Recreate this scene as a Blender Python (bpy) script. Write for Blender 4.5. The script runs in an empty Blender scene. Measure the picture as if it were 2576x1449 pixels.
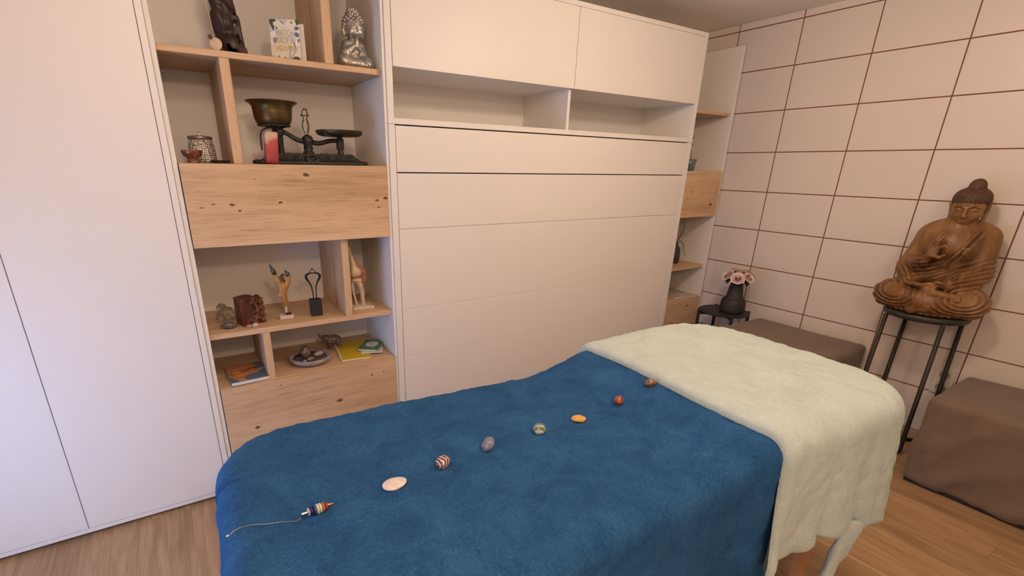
import bpy, bmesh, math, random
import numpy as np
from mathutils import Matrix, Vector, noise as mnoise

random.seed(7)
SC = bpy.context.scene
COL = SC.collection

# ------------------------------------------------------------------ camera
cam_d = bpy.data.cameras.new('camera'); cam = bpy.data.objects.new('camera', cam_d); COL.objects.link(cam)
cam_d.sensor_width = 36.0; cam_d.lens = 16.9562
cam_d.shift_x = 0.03599; cam_d.shift_y = 0.05639
cam_d.clip_start = 0.02
_r = ((0.85163004, -0.52391407, 0.01550233), (-0.16964403, -0.30350215, -0.93760725), (0.49593062, 0.79586462, -0.34735044))
_m = Matrix(((_r[0][0], -_r[1][0], -_r[2][0]), (_r[0][1], -_r[1][1], -_r[2][1]), (_r[0][2], -_r[1][2], -_r[2][2]))).to_4x4()
_m.translation = (-2.227464, -2.143223, 1.429921)
cam.matrix_world = _m
SC.camera = cam

# ------------------------------------------------------------------ world, exposure
W = bpy.data.worlds.new('sky'); SC.world = W; W.use_nodes = True
W.node_tree.nodes['Background'].inputs[0].default_value = (0.62, 0.74, 1.0, 1)
W.node_tree.nodes['Background'].inputs[1].default_value = 0.5
SC.view_settings.view_transform = 'Standard'; SC.view_settings.look = 'None'
SC.view_settings.gamma = 1.0; SC.view_settings.use_curve_mapping = False
SC.view_settings.exposure = 0.10

# room extents (metres): furniture fronts in the plane y = 0, tiled wall x = 1.222
XT, XL, YB, YF, ZC = 1.222, -3.32, 0.445, -3.25, 2.343
LAMP = (-0.34, -1.27, ZC)

# two ceiling lamps and an added rear fill lamp, all out of frame; daylight through the low glazed door in the left wall
LAMPS = (LAMP, (-2.12, -1.30, ZC), (-1.95, -2.85, ZC))
LAMP_W = (24.0, 9.5, 30.0)
for lp, lw in zip(LAMPS, LAMP_W):
    ld = bpy.data.lights.new('ceiling_lamp_or_fill_light', 'POINT'); ld.shadow_soft_size = 0.06
    ld.energy = lw; ld.color = (1.0, 0.735, 0.525)
    lo = bpy.data.objects.new('ceiling_lamp_or_fill_light', ld); COL.objects.link(lo); lo.location = (lp[0], lp[1], ZC - 0.20)
wd = bpy.data.lights.new('door_daylight', 'AREA'); wd.shape = 'RECTANGLE'; wd.size = 0.9; wd.size_y = 0.9
wd.energy = 14.5; wd.color = (0.30, 0.52, 1.0)
wo = bpy.data.objects.new('door_daylight', wd); COL.objects.link(wo); wo.location = (XL - 0.005, -0.90, 0.56); wo.rotation_euler = (0, math.radians(-90), 0)

# ------------------------------------------------------------------ helpers
def link(o, parent=None):
    COL.objects.link(o)
    if parent is not None: o.parent = parent
    return o

def tag(o, label=None, cat=None, group=None, kind=None):
    if label: o['label'] = label
    if cat: o['category'] = cat
    if group: o['group'] = group
    if kind: o['kind'] = kind
    return o

def thing(name, label, cat, loc=(0, 0, 0), rz=0.0, group=None, kind=None):
    o = bpy.data.objects.new(name, None); o.empty_display_size = 0.05
    o.location = loc; o.rotation_euler = (0, 0, rz)
    link(o); return tag(o, label, cat, group, kind)

def mesh(name, verts, faces, mat, parent=None, smooth=False, loc=None, rot=None, sharp=None):
    me = bpy.data.meshes.new(name)
    me.from_pydata([tuple(map(float, v)) for v in verts] if not isinstance(verts, np.ndarray) else verts.tolist(), [],
                   faces if not isinstance(faces, np.ndarray) else faces.tolist())
    me.update()
    return mobj(name, me, mat, parent, smooth, loc, rot, sharp)

def mobj(name, me, mat, parent=None, smooth=False, loc=None, rot=None, sharp=None):
    if smooth:
        me.polygons.foreach_set('use_smooth', [True] * len(me.polygons))
        if sharp is not None: me.set_sharp_from_angle(angle=math.radians(sharp))
    o = bpy.data.objects.new(name, me)
    if mat is not None:
        for m in (mat if isinstance(mat, (list, tuple)) else [mat]): me.materials.append(m)
    if loc is not None: o.location = loc
    if rot is not None: o.rotation_euler = rot
    return link(o, parent)

def box_me(sx, sy, sz, bev=0.0012, seg=1):
    bm = bmesh.new(); bmesh.ops.create_cube(bm, size=1.0)
    bmesh.ops.scale(bm, vec=(sx, sy, sz), verts=bm.verts)
    if bev > 0: bmesh.ops.bevel(bm, geom=bm.edges[:], offset=min(bev, .45 * min(sx, sy, sz)), segments=seg, affect='EDGES', profile=.5)
    me = bpy.data.meshes.new('box'); bm.to_mesh(me); bm.free(); return me

def box(name, x0, x1, y0, y1, z0, z1, mat, parent=None, bev=0.0012, seg=1):
    """axis-aligned box from world extents; parent is an unrotated Empty"""
    me = box_me(x1 - x0, y1 - y0, z1 - z0, bev, seg); me.name = name
    o = mobj(name, me, mat, parent)
    p = parent.location if parent is not None else Vector((0, 0, 0))
    q = Vector((0, 0, 0))
    if parent is not None and parent.parent is not None: q = parent.parent.location
    o.location = Vector(((x0 + x1) / 2, (y0 + y1) / 2, (z0 + z1) / 2)) - p - q
    return o

def lathe(prof, n=40, close=False):
    """prof: list of (r, z) -> verts, faces; r=0 ends are collapsed to caps"""
    V = []; F = []
    for r, z in prof:
        for i in range(n):
            a = 2 * math.pi * i / n; V.append((r * math.cos(a), r * math.sin(a), z))
    m = len(prof)
    for j in range(m - 1 if not close else m):
        k = (j + 1) % m
        for i in range(n):
            i2 = (i + 1) % n
            F.append((j * n + i, j * n + i2, k * n + i2, k * n + i))
    if not close:
        F.append(tuple(range(n - 1, -1, -1))); F.append(tuple((m - 1) * n + i for i in range(n)))
    return V, F

def tube(pts, rad, n=10, cap=True, smoothp=0):
    """swept tube along points, rad scalar or list"""
    P = [Vector(p) for p in pts]
    R = list(rad) if isinstance(rad, (list, tuple)) else [rad] * len(P)
    for _ in range(smoothp):
        Q = [P[0]]; S = [R[0]]
        for a, b, ra, rb in zip(P[:-1], P[1:], R[:-1], R[1:]):
            Q += [a * .75 + b * .25, a * .25 + b * .75]; S += [ra * .75 + rb * .25, ra * .25 + rb * .75]
        Q.append(P[-1]); S.append(R[-1]); P, R = Q, S
    V = []; F = []
    T = [(P[min(i + 1, len(P) - 1)] - P[max(i - 1, 0)]).normalized() for i in range(len(P))]
    up = Vector((0, 0, 1)) if abs(T[0].z) < .9 else Vector((1, 0, 0))
    u = T[0].cross(up).normalized()
    for i, p in enumerate(P):
        u = (u - T[i] * u.dot(T[i])).normalized(); w = T[i].cross(u)
        for k in range(n):
            a = 2 * math.pi * k / n
            V.append(p + (u * math.cos(a) + w * math.sin(a)) * R[i])
    for j in range(len(P) - 1):
        for k in range(n):
            k2 = (k + 1) % n
            F.append((j * n + k, j * n + k2, (j + 1) * n + k2, (j + 1) * n + k))
    if cap:
        F.append(tuple(range(n - 1, -1, -1))); F.append(tuple((len(P) - 1) * n + k for k in range(n)))
    return V, F

def join(*vf):
    V = []; F = []
    for v, f in vf:
        o = len(V); V += list(v); F += [tuple(i + o for i in q) for q in f]
    return V, F

def move(vf, d=(0, 0, 0), m=None):
    v, f = vf; d = Vector(d)
    return [((m @ Vector(p)) if m is not None else Vector(p)) + d for p in v], f

def rbox(sx, sy, sz, r, seg=8, fn=None):
    """rounded, subdivided box centred on the origin; fn(p, n) -> displaced point"""
    V = []; F = []; idx = {}
    n = [max(4, int(s)) for s in (seg if isinstance(seg, (list, tuple)) else (seg,) * 3)]
    h = (sx / 2, sy / 2, sz / 2)
    def coord(i, k):
        # cluster samples towards the rounded edge
        t = i / n[k] * 2 - 1
        return math.copysign(abs(t) ** .75, t) * h[k]
    def vert(i, j, k):
        key = (i, j, k)
        if key not in idx:
            p = Vector((coord(i, 0), coord(j, 1), coord(k, 2)))
            c = Vector([max(-(h[a] - r), min(h[a] - r, p[a])) for a in range(3)])
            d = p - c; nn = d.normalized() if d.length > 1e-9 else Vector((0, 0, 1))
            q = c + nn * r
            if fn: q = fn(q, nn)
            idx[key] = len(V); V.append(q)
        return idx[key]
    for a, b, c in ((0, 1, 2), (1, 2, 0), (2, 0, 1)):
        for side in (0, n[c]):
            for i in range(n[a]):
                for j in range(n[b]):
                    q = []
                    for di, dj in ((0, 0), (1, 0), (1, 1), (0, 1)):
                        e = [0, 0, 0]; e[a] = i + di; e[b] = j + dj; e[c] = side; q.append(vert(*e))
                    F.append(tuple(q if side else q[::-1]))
    return V, F

# ---- implicit modelling: smooth signed distances meshed with surface nets
def snet(fn, lo, hi, h):
    lo = np.array(lo, float); hi = np.array(hi, float)
    n = np.ceil((hi - lo) / h).astype(int) + 1
    ax = [lo[i] + h * np.arange(n[i]) for i in range(3)]
    X, Y, Z = np.meshgrid(*ax, indexing='ij')
    V = fn(X, Y, Z)
    ins = V < 0
    cs = tuple(n - 1)
    sm = np.zeros(cs + (3,)); ct = np.zeros(cs)
    for a in range(3):
        b, c = [(1, 2), (0, 2), (0, 1)][a]
        for ob in (0, 1):
            for oc in (0, 1):
                s0 = [slice(None)] * 3; s1 = [slice(None)] * 3
                s0[a] = slice(0, -1); s1[a] = slice(1, None)
                for q, oo in ((b, ob), (c, oc)):
                    s0[q] = s1[q] = slice(oo, n[q] - 1 + oo)
                v0 = V[tuple(s0)]; v1 = V[tuple(s1)]
                mk = (v0 < 0) != (v1 < 0)
                t = np.where(mk, v0 / np.where(mk, v0 - v1, 1), 0)
                sm[..., a] += np.where(mk, t, 0); sm[..., b] += np.where(mk, ob, 0); sm[..., c] += np.where(mk, oc, 0)
                ct += mk
    act = ct > 0
    ids = -np.ones(cs, int); ids[act] = np.arange(act.sum())
    base = np.argwhere(act)
    verts = lo + h * (base + sm[act] / ct[act][:, None])
    faces = []
    for a in range(3):
        b, c = [(1, 2), (2, 0), (0, 1)][a]
        s0 = [slice(1, -1)] * 3; s1 = [slice(1, -1)] * 3
        s0[a] = slice(0, -1); s1[a] = slice(1, None)
        i0 = ins[tuple(s0)]; i1 = ins[tuple(s1)]
        for flip in (False, True):
            e = np.argwhere((i0 & ~i1) if not flip else (~i0 & i1))
            if len(e) == 0: continue
            off = np.ones(3, int); off[a] = 0
            g = e + off
            def cell(db, dc):
                k = g.copy(); k[:, b] -= db; k[:, c] -= dc
                return ids[k[:, 0], k[:, 1], k[:, 2]]
            q = np.stack([cell(1, 1), cell(0, 1), cell(0, 0), cell(1, 0)], 1)
            faces.append(q if not flip else q[:, ::-1])
    return verts, np.concatenate(faces)

def smin(a, b, k):
    h = np.clip(.5 + .5 * (b - a) / k, 0, 1)
    return b + (a - b) * h - k * h * (1 - h)

class Blob:
    """a list of primitives merged by a smooth union"""
    def __init__(s, X, Y, Z): s.X, s.Y, s.Z = X, Y, Z; s.d = np.full(X.shape, 9.0)
    def add(s, d, k): s.d = smin(s.d, d, k) if k > 0 else np.minimum(s.d, d); return s
    def cut(s, d, k=.004): s.d = -smin(-s.d, d, k); return s
    def ell(s, c, r):
        x = (s.X - c[0]) / r[0]; y = (s.Y - c[1]) / r[1]; z = (s.Z - c[2]) / r[2]
        q = np.sqrt(x * x + y * y + z * z)
        g = np.sqrt((x / r[0]) ** 2 + (y / r[1]) ** 2 + (z / r[2]) ** 2) + 1e-9
        return q * (q - 1) / g
    def cap(s, a, b, ra, rb=None):
        rb = ra if rb is None else rb
        a = np.array(a, float); b = np.array(b, float); d = b - a; L = d @ d + 1e-12
        t = np.clip(((s.X - a[0]) * d[0] + (s.Y - a[1]) * d[1] + (s.Z - a[2]) * d[2]) / L, 0, 1)
        return np.sqrt((s.X - a[0] - t * d[0]) ** 2 + (s.Y - a[1] - t * d[1]) ** 2 + (s.Z - a[2] - t * d[2]) ** 2) - (ra + (rb - ra) * t)
    def bx(s, c, h, r=.003):
        q = [np.abs(v - c[i]) - (h[i] - r) for i, v in enumerate((s.X, s.Y, s.Z))]
        o = np.sqrt(sum(np.maximum(t, 0) ** 2 for t in q))
        return o + np.minimum(np.maximum(np.maximum(q[0], q[1]), q[2]), 0) - r
    def path(s, pts, r, k=.0):
        d = np.full(s.X.shape, 9.0)
        R = r if isinstance(r, (list, tuple)) else [r] * len(pts)
        for a, b, ra, rb in zip(pts[:-1], pts[1:], R[:-1], R[1:]):
            e = s.cap(a, b, ra, rb); d = np.minimum(d, e) if k <= 0 else smin(d, e, k)
        return d

def sdf_obj(name, fn, lo, hi, h, mat, parent=None, loc=None, rot=None):
    v, f = snet(fn, lo, hi, h)
    return mesh(name, v, f, mat, parent, smooth=True, loc=loc, rot=rot)

# ------------------------------------------------------------------ materials
def newmat(name):
    m = bpy.data.materials.new(name); m.use_nodes = True
    nt = m.node_tree; b = nt.nodes['Principled BSDF']
    return m, nt, b

def N(nt, t, **kw):
    n = nt.nodes.new(t)
    for k, v in kw.items():
        if k.startswith('i_'):
            key = k[2:]; key = int(key) if key.isdigit() else key.replace('_', ' ')
            n.inputs[key].default_value = v
        else: setattr(n, k, v)
    return n

def ramp(nt, fac, stops):
    r = nt.nodes.new('ShaderNodeValToRGB'); e = r.color_ramp.elements
    while len(e) < len(stops): e.new(0.5)
    for k, (p, c) in enumerate(stops): e[k].position = p; e[k].color = (*c, 1)
    nt.links.new(fac, r.inputs[0]); return r

def bump(nt, b, hsock, strength=.3, dist=.002):
    n = N(nt, 'ShaderNodeBump'); n.inputs['Strength'].default_value = strength; n.inputs['Distance'].default_value = dist
    nt.links.new(hsock, n.inputs['Height']); nt.links.new(n.outputs[0], b.inputs['Normal']); return n

def simple(name, col, rough=.5, metal=0.0, nscale=0, nstr=.1, var=.0, spec=None, ndist=.002, coat=0):
    m, nt, b = newmat(name)
    b.inputs['Base Color'].default_value = (*col, 1); b.inputs['Roughness'].default_value = rough; b.inputs['Metallic'].default_value = metal
    if spec is not None: b.inputs['Specular IOR Level'].default_value = spec
    if coat: b.inputs['Coat Weight'].default_value = coat
    if nscale:
        tc = N(nt, 'ShaderNodeTexCoord'); no = N(nt, 'ShaderNodeTexNoise'); no.inputs['Scale'].default_value = nscale; no.inputs['Detail'].default_value = 5
        nt.links.new(tc.outputs['Object'], no.inputs['Vector'])
        if nstr: bump(nt, b, no.outputs[0], nstr, ndist)
        if var:
            c0 = tuple(max(0, c * (1 - var)) for c in col); c1 = tuple(min(1, c * (1 + var)) for c in col)
            r = ramp(nt, no.outputs[0], [(.3, c0), (.7, c1)]); nt.links.new(r.outputs[0], b.inputs['Base Color'])
    return m

def oak(name, axis='x', knots=(), tone=1.0, seed=0.0, base=((.44, .285, .16), (.62, .43, .265), (.74, .55, .37)), coord='Object'):
    """oak board; grain runs along the given object axis; knots: (x, z, size) in object space of the face plane"""
    m, nt, b = newmat(name); L = nt.links.new
    tc = N(nt, 'ShaderNodeTexCoord')
    src = tc.outputs[coord]
    acc = None
    ksrc = src
    if knots:
        kn = N(nt, 'ShaderNodeTexNoise'); kn.inputs['Scale'].default_value = 70; kn.inputs['Detail'].default_value = 3; L(src, kn.inputs['Vector'])
        km = N(nt, 'ShaderNodeVectorMath', operation='MULTIPLY_ADD'); km.inputs[1].default_value = (.016, 0, .012); km.inputs[2].default_value = (-.008, 0, -.006)
        L(kn.outputs['Color'], km.inputs[0]); ka = N(nt, 'ShaderNodeVectorMath', operation='ADD'); L(src, ka.inputs[0]); L(km.outputs[0], ka.inputs[1]); ksrc = ka.outputs[0]
    for kx, kz, ks in knots:
        sub = N(nt, 'ShaderNodeVectorMath', operation='SUBTRACT'); sub.inputs[1].default_value = (kx, 0, kz); L(ksrc, sub.inputs[0])
        mul = N(nt, 'ShaderNodeVectorMath', operation='MULTIPLY'); mul.inputs[1].default_value = (1 / (ks * 1.1), 0, 1 / (ks * .62)); L(sub.outputs[0], mul.inputs[0])
        ln = N(nt, 'ShaderNodeVectorMath', operation='LENGTH'); L(mul.outputs[0], ln.inputs[0])
        mr = N(nt, 'ShaderNodeMapRange'); mr.interpolation_type = 'SMOOTHERSTEP'
        mr.inputs['From Min'].default_value = 0.0; mr.inputs['From Max'].default_value = 3.2; mr.inputs['To Min'].default_value = 1; mr.inputs['To Max'].default_value = 0
        L(ln.outputs['Value'], mr.inputs['Value'])
        if acc is None: acc = mr.outputs[0]
        else:
            ad = N(nt, 'ShaderNodeMath', operation='MAXIMUM'); L(acc, ad.inputs[0]); L(mr.outputs[0], ad.inputs[1]); acc = ad.outputs[0]
    mp = N(nt, 'ShaderNodeMapping')
    mp.inputs['Location'].default_value = (seed, seed * 1.7, seed * .6)
    sc = {'x': (1.6, 22, 22), 'y': (22, 1.6, 22), 'z': (22, 22, 1.6)}[axis]
    mp.inputs['Scale'].default_value = sc
    L(src, mp.inputs['Vector'])
    vec = mp.outputs[0]
    if acc is not None:
        sc2 = N(nt, 'ShaderNodeMath', operation='MULTIPLY'); sc2.inputs[1].default_value = 1.6; L(acc, sc2.inputs[0])
        ad = N(nt, 'ShaderNodeVectorMath', operation='ADD'); L(vec, ad.inputs[0]); L(sc2.outputs[0], ad.inputs[1]); vec = ad.outputs[0]
    n1 = N(nt, 'ShaderNodeTexNoise'); n1.inputs['Scale'].default_value = 1.0; n1.inputs['Detail'].default_value = 7; n1.inputs['Roughness'].default_value = .62; n1.inputs['Distortion'].default_value = .7
    L(vec, n1.inputs['Vector'])
    # slow cathedral bands
    mp2 = N(nt, 'ShaderNodeMapping'); mp2.inputs['Location'].default_value = (seed * 2, seed, 3 + seed)
    mp2.inputs['Scale'].default_value = tuple(s * (.35 if s < 5 else .22) for s in sc); L(src, mp2.inputs['Vector'])
    n2 = N(nt, 'ShaderNodeTexNoise'); n2.inputs['Scale'].default_value = 1.0; n2.inputs['Detail'].default_value = 3; L(mp2.outputs[0], n2.inputs['Vector'])
    mx = N(nt, 'ShaderNodeMath', operation='MULTIPLY_ADD'); mx.inputs[1].default_value = .55
    L(n1.outputs[0], mx.inputs[0])
    s2 = N(nt, 'ShaderNodeMath', operation='MULTIPLY'); s2.inputs[1].default_value = .45; L(n2.outputs[0], s2.inputs[0]); L(s2.outputs[0], mx.inputs[2])
    cols = [tuple(c * tone for c in k) for k in base]
    cr = ramp(nt, mx.outputs[0], [(.30, cols[0]), (.50, cols[1]), (.68, cols[2])])
    out = cr.outputs[0]
    # pores: short dark dashes
    mp3 = N(nt, 'ShaderNodeMapping'); mp3.inputs['Scale'].default_value = tuple(s * (6 if s < 5 else 16) for s in sc); L(src, mp3.inputs['Vector'])
    n3 = N(nt, 'ShaderNodeTexNoise'); n3.inputs['Scale'].default_value = 1; n3.inputs['Detail'].default_value = 2; L(mp3.outputs[0], n3.inputs['Vector'])
    pr = ramp(nt, n3.outputs[0], [(.34, (.62, .55, .5)), (.44, (1, 1, 1))])
    mm = N(nt, 'ShaderNodeMix', data_type='RGBA', blend_type='MULTIPLY'); mm.inputs[0].default_value = .55
    L(out, mm.inputs[6]); L(pr.outputs[0], mm.inputs[7]); out = mm.outputs[2]
    if acc is not None:
        kr = ramp(nt, acc, [(.55, (1, 1, 1)), (.80, (.62, .5, .42)), (.93, (.22, .13, .085))])
        mk = N(nt, 'ShaderNodeMix', data_type='RGBA', blend_type='MULTIPLY'); mk.inputs[0].default_value = 1
        L(out, mk.inputs[6]); L(kr.outputs[0], mk.inputs[7]); out = mk.outputs[2]
    L(out, b.inputs['Base Color'])
    b.inputs['Roughness'].default_value = .52; b.inputs['Specular IOR Level'].default_value = .35
    bump(nt, b, n1.outputs[0], .12, .001)
    return m

def fleece(name, c0, c1, c2, scale=175):
    m, nt, b = newmat(name); L = nt.links.new
    tc = N(nt, 'ShaderNodeTexCoord')
    n1 = N(nt, 'ShaderNodeTexNoise'); n1.inputs['Scale'].default_value = scale; n1.inputs['Detail'].default_value = 4; n1.inputs['Roughness'].default_value = .6; n1.inputs['Distortion'].default_value = 1.6
    L(tc.outputs['Object'], n1.inputs['Vector'])
    n2 = N(nt, 'ShaderNodeTexNoise'); n2.inputs['Scale'].default_value = 9; n2.inputs['Detail'].default_value = 6; n2.inputs['Roughness'].default_value = .65; n2.inputs['Distortion'].default_value = .6
    L(tc.outputs['Object'], n2.inputs['Vector'])
    n3 = N(nt, 'ShaderNodeTexNoise'); n3.inputs['Scale'].default_value = scale * .36; n3.inputs['Detail'].default_value = 3; n3.inputs['Distortion'].default_value = 2.2
    L(tc.outputs['Object'], n3.inputs['Vector'])
    a = N(nt, 'ShaderNodeMath', operation='MULTIPLY_ADD'); a.inputs[1].default_value = .55; L(n1.outputs[0], a.inputs[0])
    s = N(nt, 'ShaderNodeMath', operation='MULTIPLY'); s.inputs[1].default_value = .45; L(n2.outputs[0], s.inputs[0]); L(s.outputs[0], a.inputs[2])
    cr = ramp(nt, a.outputs[0], [(.34, c0), (.50, c1), (.66, c2)])
    L(cr.outputs[0], b.inputs['Base Color'])
    b.inputs['Roughness'].default_value = .95; b.inputs['Specular IOR Level'].default_value = .08
    b.inputs['Sheen Weight'].default_value = .18; b.inputs['Sheen Roughness'].default_value = .45; b.inputs['Sheen Tint'].default_value = (*[min(1, c * 1.6 + .05) for c in c2], 1)
    h = N(nt, 'ShaderNodeMath', operation='ADD'); L(n1.outputs[0], h.inputs[0]); L(n3.outputs[0], h.inputs[1])
    bump(nt, b, h.outputs[0], .75, .0045)
    return m

def fabric(name, c0, c1, scale=600):
    m, nt, b = newmat(name); L = nt.links.new
    tc = N(nt, 'ShaderNodeTexCoord')
    n1 = N(nt, 'ShaderNodeTexNoise'); n1.inputs['Scale'].default_value = scale; n1.inputs['Detail'].default_value = 2; L(tc.outputs['Object'], n1.inputs['Vector'])
    n2 = N(nt, 'ShaderNodeTexNoise'); n2.inputs['Scale'].default_value = 14; n2.inputs['Detail'].default_value = 4; L(tc.outputs['Object'], n2.inputs['Vector'])
    a = N(nt, 'ShaderNodeMath', operation='ADD'); L(n1.outputs[0], a.inputs[0]); L(n2.outputs[0], a.inputs[1])
    cr = ramp(nt, a.outputs[0], [(.8, c0), (1.2, c1)]); L(cr.outputs[0], b.inputs['Base Color'])
    b.inputs['Roughness'].default_value = .9; b.inputs['Specular IOR Level'].default_value = .15; b.inputs['Sheen Weight'].default_value = .15
    bump(nt, b, n1.outputs[0], .25, .0012)
    return m

WHITE = simple('white_melamine', (.80, .775, .745), .42, nscale=380, nstr=.05, ndist=.0006, spec=.45)
WHITE_IN = simple('white_melamine_interior', (.80, .775, .745), .5, nscale=380, nstr=.04, ndist=.0006, spec=.4)
DARKGAP = simple('shadow_gap_black', (.02, .018, .016), .8)
PLAST = simple('plaster_white', (.78, .72, .65), .9, nscale=60, nstr=.12, ndist=.002)
TILE = simple('tile_ceramic_white', (.68, .615, .56), .32, nscale=26, nstr=.05, ndist=.0015, spec=.45)
CEILM = simple('ceiling_paint', (.88, .82, .75), .9, nscale=60, nstr=.12, ndist=.002)
GROUT = simple('grout_brown', (.19, .072, .046), .9, nscale=300, nstr=.3)
OAK = oak('oak_board_x', 'x')
OAKZ = oak('oak_board_z', 'z', seed=4.3)
OAKY = oak('oak_board_y', 'y', seed=2.1)
BLACK = simple('black_matte_metal', (.018, .016, .015), .55, nscale=200, nstr=.1)

def make_floor_mat():
    m, nt, b = newmat('laminate_plank'); L = nt.links.new
    tc = N(nt, 'ShaderNodeTexCoord'); oi = N(nt, 'ShaderNodeObjectInfo')
    vm = N(nt, 'ShaderNodeVectorMath', operation='SCALE'); vm.inputs['Scale'].default_value = 40
    cb = N(nt, 'ShaderNodeCombineXYZ'); L(oi.outputs['Random'], cb.inputs[0]); L(oi.outputs['Random'], cb.inputs[2]); L(cb.outputs[0], vm.inputs[0])
    ad = N(nt, 'ShaderNodeVectorMath', operation='ADD'); L(tc.outputs['Object'], ad.inputs[0]); L(vm.outputs[0], ad.inputs[1])
    mp = N(nt, 'ShaderNodeMapping'); mp.inputs['Scale'].default_value = (17, 1.5, 17); L(ad.outputs[0], mp.inputs[0])
    n1 = N(nt, 'ShaderNodeTexNoise'); n1.inputs['Scale'].default_value = 1; n1.inputs['Detail'].default_value = 7; n1.inputs['Roughness'].default_value = .6; n1.inputs['Distortion'].default_value = 1.4; L(mp.outputs[0], n1.inputs['Vector'])
    mp2 = N(nt, 'ShaderNodeMapping'); mp2.inputs['Scale'].default_value = (140, 5, 140); L(ad.outputs[0], mp2.inputs[0])
    n2 = N(nt, 'ShaderNodeTexNoise'); n2.inputs['Scale'].default_value = 1; n2.inputs['Detail'].default_value = 3; L(mp2.outputs[0], n2.inputs['Vector'])
    a = N(nt, 'ShaderNodeMath', operation='MULTIPLY_ADD'); a.inputs[1].default_value = .72; L(n1.outputs[0], a.inputs[0])
    s = N(nt, 'ShaderNodeMath', operation='MULTIPLY'); s.inputs[1].default_value = .28; L(n2.outputs[0], s.inputs[0]); L(s.outputs[0], a.inputs[2])
    cr = ramp(nt, a.outputs[0], [(.32, (.26, .155, .075)), (.5, (.385, .245, .13)), (.68, (.49, .335, .195))])
    hs = N(nt, 'ShaderNodeHueSaturation'); mr = N(nt, 'ShaderNodeMapRange'); mr.inputs['To Min'].default_value = .88; mr.inputs['To Max'].default_value = 1.1
    L(oi.outputs['Random'], mr.inputs['Value']); L(mr.outputs[0], hs.inputs['Value']); L(cr.outputs[0], hs.inputs['Color']); L(hs.outputs[0], b.inputs['Base Color'])
    b.inputs['Roughness'].default_value = .42; b.inputs['Specular IOR Level'].default_value = .4
    bump(nt, b, n2.outputs[0], .12, .0008)
    return m
LAMINATE = make_floor_mat()
OAKBASE = oak('oak_baseboard', 'y', seed=7.0, tone=.8)

# ------------------------------------------------------------------ room shell
def struct(o): o['kind'] = 'structure'; return o
fl = thing('floor', None, None, ((XL + XT) / 2, (YF + YB) / 2, 0), kind='structure')
box('subfloor', XL - .1, XT + .1, YF - .1, YB + .1, -.06, -.009, DARKGAP, fl, bev=0)
pw, plen = .192, 1.28
pl_me = box_me(pw - .0003, plen - .0003, .009, .0004); pl_me.name = 'plank'; pl_me.materials.append(LAMINATE)
ix = 0; x = XL
while x < XT:
    w = min(pw, XT - x)
    y = YF - (ix * .47) % plen
    while y < YB:
        y0, y1 = max(y, YF), min(y + plen, YB)
        if y1 - y0 > .02:
            me = pl_me
            if w < pw - .001 or y1 - y0 < plen - .001:
                me = box_me(w - .0003, y1 - y0 - .0003, .009, .0004); me.materials.append(LAMINATE); me.name = 'plank'
            o = bpy.data.objects.new('plank', me); link(o, fl)
            o.location = Vector((x + w / 2, (y0 + y1) / 2, -.0045)) - fl.location
        y += plen
    x += pw; ix += 1

struct(box('ceiling', XL - .1, XT + .1, YF - .1, YB + .1, ZC, ZC + .08, CEILM, None, bev=0))
struct(box('wall_back', XL - .1, XT + .1, YB, YB + .1, 0, ZC, PLAST, None, bev=0))
struct(box('wall_front', XL - .1, XT + .1, YF - .1, YF, 0, ZC, PLAST, None, bev=0))
# left wall (outside the frame) with the low glazed opening that lets the daylight in
wl_ = thing('wall_left', None, None, (XL, (YF + YB) / 2, 0), kind='structure')
wy0, wy1, wz0, wz1 = -1.40, -.40, .06, 1.06
for a in ((YF, wy0, 0, ZC), (wy1, YB, 0, ZC), (wy0, wy1, 0, wz0), (wy0, wy1, wz1, ZC)):
    box('wall_section', XL - .1, XL, a[0], a[1], a[2], a[3], PLAST, wl_, bev=0)
wn = thing('window_1', None, None, (XL, (wy0 + wy1) / 2, wz0), kind='structure')
for a in ((wy0, wy0 + .045, wz0, wz1), (wy1 - .045, wy1, wz0, wz1), (wy0 + .045, wy1 - .045, wz0, wz0 + .045), (wy0 + .045, wy1 - .045, wz1 - .045, wz1)):
    box('window_frame', XL - .06, XL - .01, a[0], a[1], a[2], a[3], WHITE, wn, bev=.002)

# tiled wall: 25 x 40 cm tiles laid in a straight grid with brown grout
wr = thing('wall_right', None, None, (XT, (YF + YB) / 2, 0), kind='structure')
box('grout_bed', XT + .0006, XT + .1, YF, YB, 0, ZC, GROUT, wr, bev=0)
TW, THT, GJ = .40543, .25, .0048
ylines = [.12588 - TW * i for i in range(-1, 10)]          # vertical joints
zlines = [2.30123 - THT * j for j in range(-1, 11)]         # horizontal joints
tcache = {}
for i in range(len(ylines) - 1):
    for j in range(len(zlines) - 1):
        y1 = min(ylines[i], YB) - GJ / 2; y0 = max(ylines[i + 1], YF) + GJ / 2
        z1 = min(zlines[j], ZC) - GJ / 2; z0 = max(zlines[j + 1], 0) + GJ / 2
        if zlines[j] > ZC: z1 = ZC
        if y1 - y0 < .01 or z1 - z0 < .005: continue
        k = (round(y1 - y0, 4), round(z1 - z0, 4))
        if k not in tcache:
            tcache[k] = box_me(.0075, k[0], k[1], .0012); tcache[k].materials.append(TILE); tcache[k].name = 'tile'
        o = bpy.data.objects.new('tile', tcache[k]); link(o, wr)
        o.location = Vector((XT + .00375, (y0 + y1) / 2, (z0 + z1) / 2)) - wr.location
struct(box('baseboard_right', XT - .014, XT, YF, .02, 0, .052, OAKBASE, None, bev=.003))

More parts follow.
